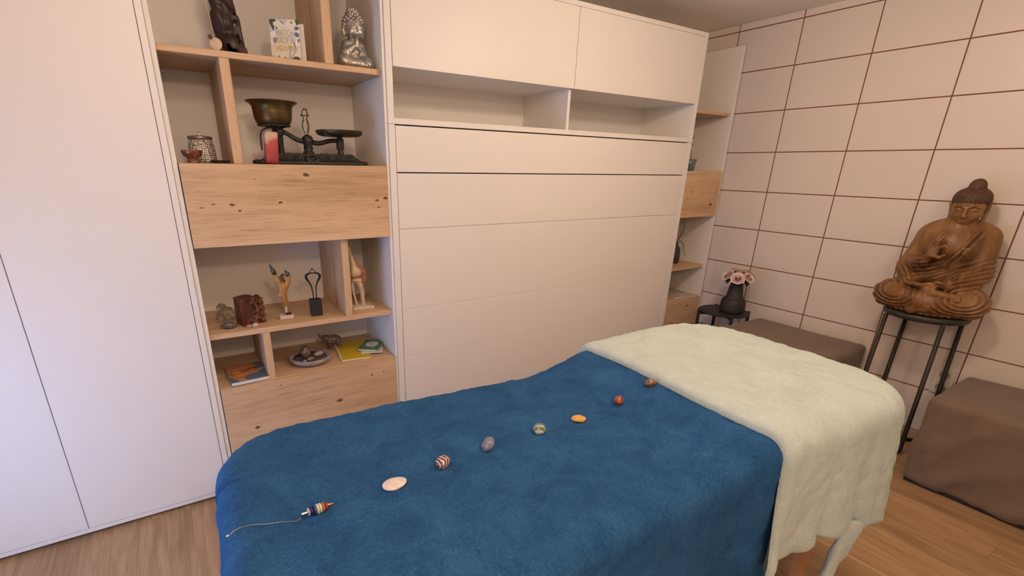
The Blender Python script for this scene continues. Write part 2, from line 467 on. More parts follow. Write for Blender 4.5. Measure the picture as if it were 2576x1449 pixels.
# bodies for the two ceiling lamps and the added rear fill lamp
for lp, lb in zip(LAMPS, ('flat round white ceiling lamp over the head end of the massage table', 'flat round white ceiling lamp over the foot end of the massage table', 'flat round white lamp added for fill light at the rear of the room')):
    cl = thing('ceiling_lamp_or_fill', lb, 'lamp', lp, group='ceiling lamps')
    v, f = lathe([(.0, 0), (.085, 0), (.09, -.006), (.09, -.016), (.082, -.022), (0, -.022)], 48)
    mesh('lamp_housing', v, f, WHITE, cl, True, sharp=40)

# ------------------------------------------------------------------ built-in furniture along the back wall
ZT = 2.209
YBK = .42           # inside face of the cabinet backs
# wardrobe
wd_ = thing('wardrobe', 'tall white two-door wardrobe at the left end of the wall unit', 'wardrobe', (-2.70, .21, 0))
box('side_panel', -2.2075, -2.1856, .001, .44, .016, ZT, WHITE, wd_)
box('side_panel', -3.2400, -3.2225, .001, .44, .016, ZT, WHITE, wd_)
box('bottom_rail', -3.2225, -2.2075, .001, .40, .016, .0345, WHITE, wd_)
box('top_rail', -3.2225, -2.2075, .001, .40, ZT - .0225, ZT, WHITE, wd_)
box('back_panel', -3.2225, -2.2075, .41, .425, .0345, ZT - .0225, WHITE, wd_, bev=0)
box('plinth', -3.22, -2.21, .06, .08, 0, .016, DARKGAP, wd_, bev=0)
for x0, x1 in ((-2.7130, -2.2090), (-3.2205, -2.7155)):
    box('door', x0, x1, -.001, .018, .0372, ZT - .025, WHITE, wd_, bev=.001)
box('middle_upright', -2.724, -2.704, .022, .40, .0345, ZT - .0225, DARKGAP, wd_, bev=0)

KN_FLAP = [(.045, .115, .010), (.385, .02, .008), (.345, .01, .007), (.35, -.02, .006), (-.065, .01, .007), (-.245, .005, .006), (-.31, .008, .005), (-.22, -.018, .006), (-.35, -.002, .004), (-.15, .10, .003)]
OAK_FLAP = oak('oak_flap_front', 'x', KN_FLAP, seed=1.2)
OAK_LOW = oak('oak_drawer_front', 'x', [(.10, .06, .012), (.27, .16, .006), (.33, .165, .004), (-.28, .02, .009), (-.16, .20, .004)], seed=5.2)
OAK_FLAP2 = oak('oak_flap_front_small', 'x', [(.14, -.07, .012), (-.10, .02, .006), (-.13, -.03, .005)], seed=9.1)
OAK_LOW2 = oak('oak_drawer_front_small', 'x', [(.07, .17, .010), (-.08, .05, .008)], seed=3.3)

def shelf_unit(nm, label, x0, x1, yf, dividers, mats, loc, wl=.0165, wr_=.0125, top=True):
    t = thing(nm, label, 'shelf unit', loc)
    box('side_panel', x0 - wl, x0, yf - .012, .44, .0, ZT, WHITE_IN, t)
    box('side_panel', x1, x1 + wr_, yf - .012, .44, .0, ZT, WHITE_IN, t)
    box('back_panel', x0, x1, YBK, .438, .0, ZT, WHITE_IN, t, bev=0)
    if top: box('top_panel', x0, x1, yf, YBK, ZT - .022, ZT, WHITE_IN, t)
    for z0, z1 in ((1.785, 1.8065), (.739, .762)):
        o = box('shelf', x0 + .0005, x1 - .0005, yf + .004, YBK, z0, z1, OAK, t, bev=.0015)
        if z0 > 1 and dividers:
            box('edge_band', x1 - .020, x1 - .0015, yf + .0035, yf + .0045, z0 + .002, z1 - .002, mats[2], o, bev=0)
    # oak lift-up compartment and oak base compartment
    box('flap_body', x0 + .004, x1 - .004, yf + .002, YBK, 1.120, 1.138, OAK, t)
    box('flap_body', x0 + .004, x1 - .004, yf + .002, YBK, 1.410, 1.4275, OAK, t)
    box('flap_door', x0 + .003, x1 - .002, yf - .019, yf + .001, 1.120, 1.4265, mats[0], t, bev=.0015)
    box('base_top', x0 + .002, x1 - .002, yf + .002, YBK, .504, .521, OAK, t)
    box('drawer_front', x0 + .003, x1 - .002, yf - .019, yf + .001, .060, .5185, mats[1], t, bev=.0015)
    box('plinth', x0, x1, yf + .03, yf + .045, 0, .06, WHITE_IN, t)
    for xa, xb, z0, z1 in dividers:
        box('divider', xa, xb, yf + .006, YBK, z0, z1, OAKZ, t, bev=.0015)
    return t
OAKDARK = oak('oak_edge_end', 'z', tone=.7)
shelf_unit('shelf_unit', 'wide white and oak open shelf unit between the wardrobe and the folding bed', -2.1684, -1.3647, .019,
           [(-1.979, -1.945, 1.4275, 1.785), (-1.597, -1.562, 1.8065, ZT - .022), (-1.592, -1.560, .762, 1.120), (-1.966, -1.935, .521, .739)],
           (OAK_FLAP, OAK_LOW, OAKDARK), (-1.767, .22, 0))
shelf_unit('shelf_unit', 'narrow white and oak shelf unit between the folding bed and the tiled wall', .7500, 1.1880, .060, [],
           (OAK_FLAP2, OAK_LOW2, OAKDARK), (.97, .24, 0), wl=.0165, wr_=.018, top=False)

# horizontal folding wall bed with overhead cabinet
wb = thing('wall_bed', 'closed white folding wall bed with wide horizontal front panels', 'wall bed', (-.31, .21, 0))
box('side_panel', -1.3512, -1.3212, .0, .43, 0, 1.5995, WHITE, wb)
box('side_panel', .6945, .7324, .0, .43, 0, 1.5995, WHITE, wb)
box('back_panel', -1.3212, .6945, .41, .43, 0, 1.5995, WHITE_IN, wb, bev=0)
box('bed_core', -1.312, .684, .028, .30, .05, 1.592, DARKGAP, wb, bev=0)
for z0, z1 in ((1.4035, 1.5950), (1.1525, 1.3985), (.7640, 1.1510), (.5107, .7632), (.055, .5100)):
    box('front_panel', -1.3185, .6915, .002, .022, z0, z1, WHITE, wb, bev=.0007)
box('plinth', -1.3212, .6945, .05, .065, 0, .05, WHITE, wb)

oc = thing('overhead_cabinet', 'white overhead cabinet with two doors and open cubbyholes above the folding bed', 'cabinet', (-.31, .21, 1.6005))
box('side_panel', -1.3512, -1.3232, .0, .43, 1.6005, ZT, WHITE, oc)
box('side_panel', .7040, .7324, .0, .43, 1.6005, ZT, WHITE, oc)
box('top_panel', -1.3232, .7040, .0, .43, 2.187, ZT, WHITE, oc)
box('bottom_board', -1.3232, .7040, .0, .43, 1.6005, 1.6245, WHITE, oc)
box('cubby_ceiling', -1.3232, .7040, .020, .41, 1.824, 1.842, WHITE_IN, oc)
box('back_panel', -1.3232, .7040, .41, .43, 1.6245, 2.187, WHITE_IN, oc, bev=0)
box('divider', -.3260, -.3080, .022, .41, 1.6245, 1.824, WHITE_IN, oc)
box('divider', -.3180, -.3000, .030, .41, 1.842, 2.187, WHITE_IN, oc)
box('door', -1.3205, -.3088, -.001, .018, 1.8215, 2.1855, WHITE, oc, bev=.001)
box('door', -.3060, .7005, -.001, .018, 1.8215, 2.1855, WHITE, oc, bev=.001)

# ------------------------------------------------------------------ massage table and blankets
TC = (-1.2520, -1.275); TA = math.radians(-2.6)
HL, HW, RE = .9470, .350, .042      # half length / half width at the start of the rounded edge, edge radius
ca, sa = math.cos(TA), math.sin(TA)

def ztop(x, y):
    s = np.clip((x - (-.0375)) / .34, 0, 1); s = s * s * (3 - 2 * s)
    e = np.clip((x - .60) / .36, 0, 1); e = e * e
    return .735 + .052 * s - .018 * e + .0025 * np.sin(5.1 * x + 2 * y) * np.cos(4.3 * y + 1.0)

def sdf_table(x, y):
    w = 1 + .075 * np.exp(-((x + .05) / .38) ** 2)
    y = y * w
    rc = np.where(x < 0, .13, .20)
    qx = np.abs(x) - (HL - rc); qy = np.abs(y) - (HW - rc)
    d = np.sqrt(np.maximum(qx, 0) ** 2 + np.maximum(qy, 0) ** 2) + np.minimum(np.maximum(qx, qy), 0) - rc
    return d

def drape(X, Y, fold=1.0, t0=0.0, seed=0.0, foldk=1.0, flare=.10, smax=9.0):
    """wrap flat cloth coordinates over the table top: returns (n,m,3) local positions"""
    e = 1e-4
    d = sdf_table(X, Y)
    gx = (sdf_table(X + e, Y) - sdf_table(X - e, Y)) / (2 * e); gy = (sdf_table(X, Y + e) - sdf_table(X, Y - e)) / (2 * e)
    gl = np.sqrt(gx * gx + gy * gy) + 1e-9; gx /= gl; gy /= gl
    s = np.maximum(d, 0)
    bx = X - gx * s; by = Y - gy * s
    s = np.where(s > smax, smax + (s - smax) * .22, s)
    r = RE + t0
    th = np.minimum(s / r, math.pi / 2)
    off = r * np.sin(th) ; drop = r * (1 - np.cos(th))
    hang = np.maximum(s - r * math.pi / 2, 0)
    tang = bx * np.abs(gy) * 1.0 + by * gx * 1.0 + 0.35 * np.arctan2(gy, gx)   # running coordinate along the rim
    amp = fold * np.clip(hang / .22, 0, 1.3) ** 1.2
    wv = (np.sin(tang * 30 * foldk + seed) * .55 + np.sin(tang * 53 * foldk + 1.3 + 2 * seed) * .3 + np.sin(tang * 17 * foldk + .5 + seed) * .5)
    off = off + hang * flare + amp * .016 * wv + amp * .006
    z = ztop(bx, by) + t0 - drop - hang * (1 - .5 * flare * flare)
    return np.stack([bx + gx * off, by + gy * off, z], -1)

def cloth(name, X, Y, E, mat, T=.016, t0=.0, fold=1.0, seed=0.0, foldk=1.0, parent=None, flare=.10, rough=.0016, smax=9.0):
    P = drape(X, Y, fold, t0, seed, foldk, flare, smax)
    du = np.gradient(P, axis=0); dv = np.gradient(P, axis=1)
    Nn = np.cross(du, dv); Nn /= np.linalg.norm(Nn, axis=-1, keepdims=True) + 1e-12
    if Nn[P.shape[0] // 2, P.shape[1] // 2, 2] < 0: Nn = -Nn
    k = np.clip(E / T, 0, 1); th = T * np.sqrt(1 - (1 - k) ** 2)
    rng = np.random.default_rng(int(seed * 10) + 5)
    nz = rng.normal(size=X.shape)
    for _ in range(2): nz = (nz + np.roll(nz, 1, 0) + np.roll(nz, 1, 1) + np.roll(nz, -1, 0) + np.roll(nz, -1, 1)) / 3
    out = P + Nn * (th + rough * nz * np.clip(k, .2, 1))[..., None]
    inn = P - Nn * .001
    n, m = X.shape
    def tf(Q):
        q = Q.reshape(-1, 3).copy(); x = q[:, 0] * ca - q[:, 1] * sa + TC[0]; y = q[:, 0] * sa + q[:, 1] * ca + TC[1]
        return np.stack([x, y, q[:, 2]], 1)
    V = np.concatenate([tf(out), tf(inn)])
    I = np.arange(n * m).reshape(n, m)
    fo = np.stack([I[:-1, :-1], I[1:, :-1], I[1:, 1:], I[:-1, 1:]], -1).reshape(-1, 4)
    fi = fo[:, ::-1] + n * m
    rim = []
    def strip(a, flip):
        for p, q in zip(a[:-1], a[1:]):
            r_ = (p, q, q + n * m, p + n * m); rim.append(r_ if not flip else r_[::-1])
    strip(I[:, 0], True); strip(I[:, -1], False); strip(I[0, :], False); strip(I[-1, :], True)
    F = np.concatenate([fo, fi, np.array(rim)])
    c = V.mean(0); 
    V0 = V - np.array([TC[0], TC[1], 0])
    o = mesh(name, V0, F, mat, parent, smooth=True, loc=(TC[0], TC[1], 0) if parent is None else (0, 0, 0))
    bm = bmesh.new(); bm.from_mesh(o.data); bmesh.ops.recalc_face_normals(bm, faces=bm.faces[:]); bm.to_mesh(o.data); bm.free()
    return o

def edged(a, b, n, w=.03, k=7):
    """samples from a to b, clustered at both ends"""
    e = [a + w * (1 - math.cos(math.pi / 2 * i / k)) for i in range(k)]
    g = [b - w * (1 - math.cos(math.pi / 2 * i / k)) for i in range(k)][::-1]
    return np.array(e + list(np.linspace(a + w, b - w, n)) + g)

BLUE = fleece('blue_fleece', (.010, .050, .150), (.024, .100, .260), (.045, .160, .36))
MINT = fleece('mint_fleece', (.46, .57, .55), (.57, .68, .665), (.655, .755, .74))
TEALPAD = fabric('table_upholstery', (.05, .05, .06), (.07, .07, .08))
BEECH = oak('beech_leg', 'z', seed=6.5, base=((.42, .20, .085), (.52, .27, .125), (.60, .34, .17)))

mt = thing('massage_table', 'padded massage table on wooden legs under two fleece blankets', 'massage table', (TC[0], TC[1], 0), TA)
def outline(off, n=96):
    P = []
    for i in range(n):
        an = 2 * math.pi * i / n; dx, dy = math.cos(an), math.sin(an); lo_, hi_ = 0.0, 1.6
        for _ in range(40):
            m_ = (lo_ + hi_) / 2
            if float(sdf_table(np.array(dx * m_), np.array(dy * m_))) < off: lo_ = m_
            else: hi_ = m_
        P.append((dx * lo_, dy * lo_))
    return P
rings_ = [(-.05, .656), (-.01, .657), (.012, .668), (.018, .690), (.010, .712), (-.012, .724), (-.06, .727)]
V_ = []; F_ = []
for off, zz in rings_: V_ += [(px, py, zz) for px, py in outline(off)]
for j in range(len(rings_) - 1):
    for i in range(96): F_.append((j * 96 + i, j * 96 + (i + 1) % 96, (j + 1) * 96 + (i + 1) % 96, (j + 1) * 96 + i))
F_.append(tuple(range(95, -1, -1))); F_.append(tuple((len(rings_) - 1) * 96 + i for i in range(96)))
mesh('padded_top', V_, F_, TEALPAD, mt, True, sharp=60)
v, f = rbox(2 * HL - .12, 2 * HW - .10, .08, .004, (6, 6, 4)); mesh('frame', v, f, BEECH, mt, True, loc=(0, 0, .610), sharp=40)
for sx in (-1, 1):
    for sy in (-1, 1):
        me = box_me(.062, .028, .60, .004); mobj('leg', me, BEECH, mt, loc=(sx * .72, sy * .315, .30))
        me = box_me(.064, .032, .03, .004); mobj('foot_cap', me, BLACK, mt, loc=(sx * .72, sy * .315, .015))
for sx in (-1, 1):
    me = box_me(.03, .60, .05, .004); mobj('stretcher', me, BEECH, mt, loc=(sx * .72, 0, .36))

# blue fleece blanket: hangs over the near side, the left end and a little over the far side
us = edged(0, 1, 150, .02); vs = edged(-(HW + RE) - .50, (HW + RE) + .17, 130)
Uu, Y = np.meshgrid(us, vs, indexing='ij')
xl_ = -(HL + RE) - .36 + .20 / (1 + np.exp(-(Y - .17) / .012))     # far corner of the end flap is turned up shorter
X = xl_ + (.300 - xl_) * Uu
E_ = np.minimum.reduce([Uu * 1.6, (1 - Uu) * 1.6, Y - vs[0], vs[-1] - Y])
o = cloth('blanket', X, Y, E_, BLUE, T=.013, t0=.0, fold=.55, seed=.4, flare=.060)
tag(o, 'dark blue fleece blanket spread over most of the massage table', 'blanket')

# pale mint fleece blanket folded over the head end
us = np.linspace(0, 1, 120); us = np.concatenate([.022 * (1 - np.cos(np.linspace(0, math.pi / 2, 9)))[:-1], .022 + .956 * us, 1 - .022 * (1 - np.cos(np.linspace(0, math.pi / 2, 9)))[::-1][1:]])
vs = np.linspace(0, 1, 150); vs = np.concatenate([.016 * (1 - np.cos(np.linspace(0, math.pi / 2, 8)))[:-1], .016 + .968 * vs, 1 - .016 * (1 - np.cos(np.linspace(0, math.pi / 2, 8)))[::-1][1:]])
U, Vv = np.meshgrid(us, vs, indexing='ij')
def mint_sheet(xr, yn, yf_, nearfun=None, xl0=.2505):
    y0 = -(HW + RE) - yn; y1 = (HW + RE) + yf_
    Y = y0 + (y1 - y0) * Vv
    near = np.clip((-Y - .30) / .30, 0, 1)
    x0 = xl0 - .075 * near ** 1.3 + .010 * np.sin(Y * 9)
    x1 = (HL + RE) + xr
    X = x0 + (x1 - x0) * U
    if nearfun is not None:
        lim = nearfun(X); Y = np.where(Y < 0, Y * (lim / yn0), Y)
    return X, Y, x0, x1, y0, y1
yn0 = HW + RE + .20
def nearfun(X):
    # hem of the near side: longer at the left, a step, then longer again to the corner
    a = 1 / (1 + np.exp((X - .4075) / .008))
    return HW + RE + .338 * a + (1 - a) * (.318 + .085 * np.clip((X - .41) / .4, 0, 1))
X, Y, x0, x1, y0, y1 = mint_sheet(.38, .20, .22, nearfun)
E_ = np.minimum(np.minimum(U, 1 - U) * 1.0, np.minimum(Vv, 1 - Vv) * 1.2)
mb = cloth('blanket', X, Y, E_, MINT, T=.024, t0=.014, fold=1.0, seed=2.2, foldk=1.35, flare=.07, smax=.445)
tag(mb, 'pale mint green fleece blanket folded over the head end of the massage table', 'blanket')
X, Y, x0, x1, y0, y1 = mint_sheet(.40, .385, .20, None, xl0=.72)
o = cloth('lower_layer', X, Y, np.minimum(np.minimum(U, 1 - U), np.minimum(Vv, 1 - Vv)), MINT, T=.012, t0=.004, fold=.7, seed=2.9, foldk=1.2, parent=mb, flare=.085, smax=.452)
# rolled tail of the lower layer hanging out below the hem
def tail(X, Y, Z):
    yc = -.452 + .010 * np.sin(X * 45 + 1.0)                       # a flat, slightly folded strip of cloth
    B = Blob(X, yc + (Y - yc) * 2.2, Z)
    p = [(.612, yc.mean(), .44), (.580, yc.mean(), .36), (.548, yc.mean(), .29), (.534, yc.mean(), .262)]
    B.add(B.path(p, [.036, .034, .034, .030], .01), 0)
    return (B.d + .0025 * np.sin(X * 130 + Z * 20)) * .5
tv_, tf_ = snet(tail, (.46, -.52, .21), (.68, -.38, .50), .005)
tv_ = np.stack([tv_[:, 0] * ca - tv_[:, 1] * sa, tv_[:, 0] * sa + tv_[:, 1] * ca, tv_[:, 2]], 1)
mesh('hanging_corner', tv_, tf_, MINT, mb, True)

# ------------------------------------------------------------------ grey covered stool cubes
GREY = fabric('taupe_cover', (.162, .119, .092), (.188, .139, .108), 500)
def pouf(label, x0, x1, y0, y1, h, seed):
    t = thing('pouf', label, 'pouf', ((x0 + x1) / 2, (y0 + y1) / 2, 0), group='grey covered seat cubes')
    sx, sy = x1 - x0, y1 - y0
    def fn(p, n):
        q = p.copy()
        zz = (p.z + h / 2) / h
        # slack cover: bows out below, diagonal drag folds on the sides, soft pucker along the top seam
        if abs(n.z) < .8:
            side = p.y if abs(n.x) > abs(n.y) else p.x
            w = .5 + .5 * math.sin((side * 1.0 + p.z * 1.25) * 23 + seed)
            w2 = .5 + .5 * math.sin((side * 1.6 + p.z * .9) * 31 + seed * 2.1)
            low = (1 - zz)
            q += n * (.012 * w ** 3 + .007 * w2 ** 4) * min(1, low * 1.6 + .1)
            q += n * .010 * max(0, (.10 - zz) / .10) ** 2
            q += n * .004 * mnoise.noise(Vector((p.x * 8, p.y * 8, p.z * 8 + seed)))
        else:
            q.z += .006 * mnoise.noise(Vector((p.x * 5, p.y * 5, seed))) + .008 * (1 - (2 * p.x / sx) ** 2) * (1 - (2 * p.y / sy) ** 2)
        return q
    v, f = rbox(sx, sy, h - .022, .028, (34, 34, 26), fn)
    mesh('fabric_cover', v, f, GREY, t, True, loc=(0, 0, h / 2 + .006))
    me = box_me(sx - .02, sy - .02, .03, .004); mobj('base_board', me, BLACK, t, loc=(0, 0, .0155))
    # stitched seam round the top
    pts = []; a, b, r = sx / 2 - .004, sy / 2 - .004, .03
    return t
pouf('taupe grey covered seat cube against the tiled wall beside the small black table', .575, 1.185, -1.085, -.428, .480, .3)
pouf('taupe grey covered seat cube at the right edge, in front of the wall socket', .665, 1.190, -2.20, -1.535, .460, 1.9)

# ------------------------------------------------------------------ tall black stool under the Buddha
SCX, SCY, SZ = 1.072, -1.315, .760
st = thing('bar_stool', 'tall round black metal stool carrying the wooden Buddha', 'stool', (SCX, SCY, 0))
v, f = lathe([(0, SZ - .034), (.150, SZ - .034), (.168, SZ - .030), (.174, SZ - .022), (.176, SZ - .008), (.172, SZ - .001), (.16, SZ), (0, SZ)], 56)
mesh('seat', v, f, simple('black_stool_top', (.030, .026, .023), .45, nscale=90, nstr=.1), st, True, sharp=50)
dv = Vector((.970, .2427, 0)); pv = Vector((.2427, -.970, 0))
feet = []
for pp, dd in ((-.150, -.072), (-.072, .150), (.078, -.150), (.150, .072)):
    top = pv * pp + dv * dd; bot = top * 1.10
    v, f = tube([top + Vector((0, 0, SZ - .034)), bot + Vector((0, 0, .05)), bot * 1.0 + Vector((0, 0, .022)), bot * .93 + Vector((0, 0, .011)), bot * .80 + Vector((0, 0, .0105))], .0105, 12)
    mesh('leg', v, f, BLACK, st, True); feet.append(bot)
v, f = tube([feet[0] * .8 + Vector((0, 0, .0105)), feet[3] * .8 + Vector((0, 0, .0105))], .0095, 10); mesh('floor_bar', v, f, BLACK, st, True)
v, f = tube([feet[1] * .8 + Vector((0, 0, .0105)), feet[2] * .8 + Vector((0, 0, .0105))], .0095, 10); mesh('floor_bar', v, f, BLACK, st, True)

# ------------------------------------------------------------------ low black tray table
tt = thing('side_table', 'low round black tray table in the corner holding the rose vase', 'side table', (1.015, -.268, 0))
ZS = .502
v, f = lathe([(0, ZS - .010), (.160, ZS - .010), (.165, ZS - .006), (.165, ZS - .002), (.162, ZS), (0, ZS)], 56)
mesh('table_top', v, f, BLACK, tt, True, sharp=40)
for a in (230, 320, 50, 140):
    a = math.radians(a); c, s = math.cos(a), math.sin(a)
    r1, r2 = .166, .168
    v, f = tube([(r2 * c, r2 * s, 0), (r1 * c, r1 * s, ZS + .003)], .0125, 4); mesh('leg', v, f, BLACK, tt)
    v, f = tube([(0, 0, ZS - .022), (r1 * c, r1 * s, ZS - .022)], .011, 4); mesh('cross_bar', v, f, BLACK, tt)

# ------------------------------------------------------------------ wooden Buddha on the stool
def wood_carved(name, c0, c1, c2, scale=5.0, rough=.42, ringy=26, bs=.35):
    m, nt, b = newmat(name); L = nt.links.new
    tc = N(nt, 'ShaderNodeTexCoord')
    mp = N(nt, 'ShaderNodeMapping'); mp.inputs['Scale'].default_value = (ringy, ringy * .8, ringy * .22); L(tc.outputs['Object'], mp.inputs[0])
    n1 = N(nt, 'ShaderNodeTexNoise'); n1.inputs['Scale'].default_value = 1; n1.inputs['Detail'].default_value = 5; n1.inputs['Distortion'].default_value = 1.0; L(mp.outputs[0], n1.inputs['Vector'])
    n2 = N(nt, 'ShaderNodeTexNoise'); n2.inputs['Scale'].default_value = scale; n2.inputs['Detail'].default_value = 4; L(tc.outputs['Object'], n2.inputs['Vector'])
    a = N(nt, 'ShaderNodeMath', operation='MULTIPLY_ADD'); a.inputs[1].default_value = .5; L(n1.outputs[0], a.inputs[0])
    s = N(nt, 'ShaderNodeMath', operation='MULTIPLY'); s.inputs[1].default_value = .5; L(n2.outputs[0], s.inputs[0]); L(s.outputs[0], a.inputs[2])
    cr = ramp(nt, a.outputs[0], [(.34, c0), (.5, c1), (.66, c2)])
    # concave parts of the carving tinted darker, by pointiness
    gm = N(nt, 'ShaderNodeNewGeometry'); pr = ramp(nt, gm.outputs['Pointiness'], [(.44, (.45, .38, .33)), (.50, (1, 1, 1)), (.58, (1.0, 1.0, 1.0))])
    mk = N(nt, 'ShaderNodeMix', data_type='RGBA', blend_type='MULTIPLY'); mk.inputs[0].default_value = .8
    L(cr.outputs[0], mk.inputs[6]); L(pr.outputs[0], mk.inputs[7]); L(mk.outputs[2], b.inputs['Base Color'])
    b.inputs['Roughness'].default_value = rough; b.inputs['Specular IOR Level'].default_value = .4
    bump(nt, b, n1.outputs[0], bs, .0015)
    return m
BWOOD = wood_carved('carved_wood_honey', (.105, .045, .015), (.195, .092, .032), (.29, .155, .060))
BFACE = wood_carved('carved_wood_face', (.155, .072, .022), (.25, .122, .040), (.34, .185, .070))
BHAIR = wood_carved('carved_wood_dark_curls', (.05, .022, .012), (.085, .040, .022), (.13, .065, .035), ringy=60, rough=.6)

def rot_about(P, c, ang_x):
    pass

def buddha_body(X, Y, Z):
    X = X - .05 * np.clip(Z - .12, 0, 1)
    B = Blob(X, Y, Z)
    yb = (Y - .02) / .80
    # torso
    keepY = B.Y; B.Y = .02 + yb
    B.add(B.cap((0, .02, .09), (0, .02, .24), .125, .105), .03)
    B.add(B.cap((0, .02, .24), (0, .015, .35), .105, .128), .04)
    B.add(B.cap((-.082, .03, .385), (.090, .03, .385), .064), .05)
    B.Y = keepY
    # chest and belly
    B.add(B.ell((0, -.05, .33), (.105, .055, .07)), .03)
    B.add(B.ell((0, -.055, .20), (.09, .055, .055)), .03)
    # neck
    B.add(B.cap((0, .01, .41), (0, -.01, .475), .048, .043), .03)
    # upper arms
    B.add(B.cap((-.110, .03, .372), (-.146, -.005, .225), .056, .050), .035)
    B.add(B.cap((.122, .03, .375), (.150, .0, .225), .056, .052), .035)
    # raised right forearm with wide sleeve, left forearm to the lap
    B.add(B.cap((-.148, -.01, .225), (-.072, -.128, .268), .044, .027), .02)
    B.add(B.cap((-.145, -.03, .21), (-.118, -.07, .145), .038, .045), .03)
    B.add(B.cap((.152, -.005, .215), (.065, -.120, .160), .050, .034), .025)
    B.add(B.cap((.148, -.03, .19), (.115, -.085, .13), .040, .045), .03)
    # crossed legs
    B.add(B.cap((-.08, .02, .075), (-.178, -.055, .078), .080, .068), .03)
    B.add(B.cap((.08, .02, .075), (.178, -.055, .078), .080, .068), .03)
    B.add(B.cap((-.178, -.065, .074), (-.03, -.150, .072), .062, .050), .025)
    B.add(B.cap((.178, -.065, .074), (.035, -.150, .066), .062, .048), .025)
    B.add(B.ell((0, .01, .05), (.20, .135, .055)), .03)
    # concentric drapery arcs on the shins and pleats on the left sleeve
    front = np.clip((-Y - .02) / .06, 0, 1)
    lowm = np.clip((.155 - Z) / .03, 0, 1)
    for sx in (-1, 1):
        rr = np.sqrt(((X - sx * .150) * .85) ** 2 + ((Z - .105) * 1.25) ** 2)
        m = front * lowm * np.clip((sx * X - .035) / .02, 0, 1) * np.clip((rr - .03) / .02, 0, 1)
        B.d += .0050 * m * np.sin(rr * 290)
    ar = np.clip((X - .06) / .03, 0, 1) * np.clip((Z - .14) / .03, 0, 1) * np.clip((.30 - Z) / .05, 0, 1)
    B.d += .0046 * ar * np.sin((Z * .95 - X * .55 + Y * .25) * 260)
    al = np.clip((-X - .09) / .03, 0, 1) * np.clip((Z - .12) / .03, 0, 1) * np.clip((.25 - Z) / .04, 0, 1)
    B.d += .0028 * al * np.sin((Z + X * .9) * 210)
    # robe folds across the belly, below the bare chest
    bl = np.clip((Z - .175) / .02, 0, 1) * np.clip((.275 - .35 * X - Z) / .03, 0, 1) * np.clip((.12 - np.abs(X)) / .03, 0, 1) * front
    B.d += .0036 * bl * np.sin((Z * 1.0 - .55 * X - 2.0 * X * X) * 300)
    # robe border from the left shoulder to the waist, with a knot
    bp = [(.088, -.052, .425), (.070, -.098, .37), (.048, -.112, .315), (.012, -.116, .255), (-.045, -.110, .225), (-.095, -.08, .215)]
    B.add(B.path(bp, .0062, .006), .010)
    bp2 = [(p[0] + .026, p[1] + .002, p[2] - .004) for p in bp[:4]]
    B.add(B.path(bp2, .0050, .006), .010)
    B.add(B.ell((.078, -.110, .335), (.014, .010, .012)), .004)
    B.add(B.ell((.072, -.112, .318), (.010, .010, .013)), .004)
    # sash ends and the cloth strip hanging over the ankles
    B.add(B.path([(-.125, -.10, .148), (-.055, -.150, .150), (.02, -.158, .146)], [.012, .011, .010], .006), .006)
    B.add(B.bx((.000, -.172, .085), (.024, .010, .062), .006) + .0018 * np.sin(X * 420), .008)
    B.add(B.cap((-.012, -.160, .14), (-.045, -.165, .03), .016, .028), .012)
    # feet
    B.add(B.cap((.030, -.165, .118), (.115, -.148, .112), .020, .015), .008)
    for i in range(4):
        B.add(B.cap((.112, -.150 - .003 * i, .120 - .007 * i), (.132, -.147 - .003 * i, .119 - .007 * i), .0052), .003)
    # scalloped hem
    for i in range(13):
        t = -1 + 2 * i / 12
        B.add(B.ell((.165 * t, -.155 * math.cos(t * 1.05) + .01, .016), (.018, .020, .017)), .006)
    # right hand: palm, three raised fingers, thumb and forefinger closed in a ring
    B.add(B.cap((-.072, -.126, .266), (-.052, -.146, .300), .021, .020), .008)
    B.add(B.ell((-.046, -.150, .318), (.026, .014, .030)), .006)
    for i, (fx, fz, L) in enumerate(((-.066, .336, .058), (-.053, .343, .066), (-.039, .342, .058))):
        B.add(B.path([(fx, -.151, fz - .014), (fx + .004, -.155 - .002 * i, fz + L * .45), (fx + .016, -.150, fz + L)], [.0088, .0080, .0062]), .0012)
    B.add(B.path([(-.028, -.154, .334), (-.006, -.162, .350), (.012, -.167, .338), (.013, -.168, .322)], [.0085, .0078, .0070, .0062]), .0015)
    B.add(B.path([(-.036, -.156, .298), (-.010, -.165, .292), (.008, -.168, .308)], [.0105, .0090, .0068]), .002)
    # left hand resting in the lap, fingers towards the right hand side
    B.add(B.ell((.050, -.140, .160), (.030, .022, .013)), .008)
    for i in range(4):
        B.add(B.path([(.034, -.148 + .010 * i, .162), (-.004, -.155 + .010 * i, .164), (-.028 + .003 * i, -.155 + .010 * i, .160)], [.0065, .0062, .005]), .002)
    B.add(B.path([(.056, -.158, .168), (.032, -.168, .176), (.014, -.168, .176)], [.0075, .0068, .0055]), .003)
    B.d = np.maximum(B.d, -(Z - .001))
    return B.d

HT = math.radians(9)     # head bows forward
def headspace(X, Y, Z):
    # rotate sample points into the upright head frame (pivot at the neck)
    y, z = Y + .0, Z - .468
    k = .88
    return (X - .027) / k, (y * math.cos(HT) + z * math.sin(HT)) / k, (-y * math.sin(HT) + z * math.cos(HT)) / k

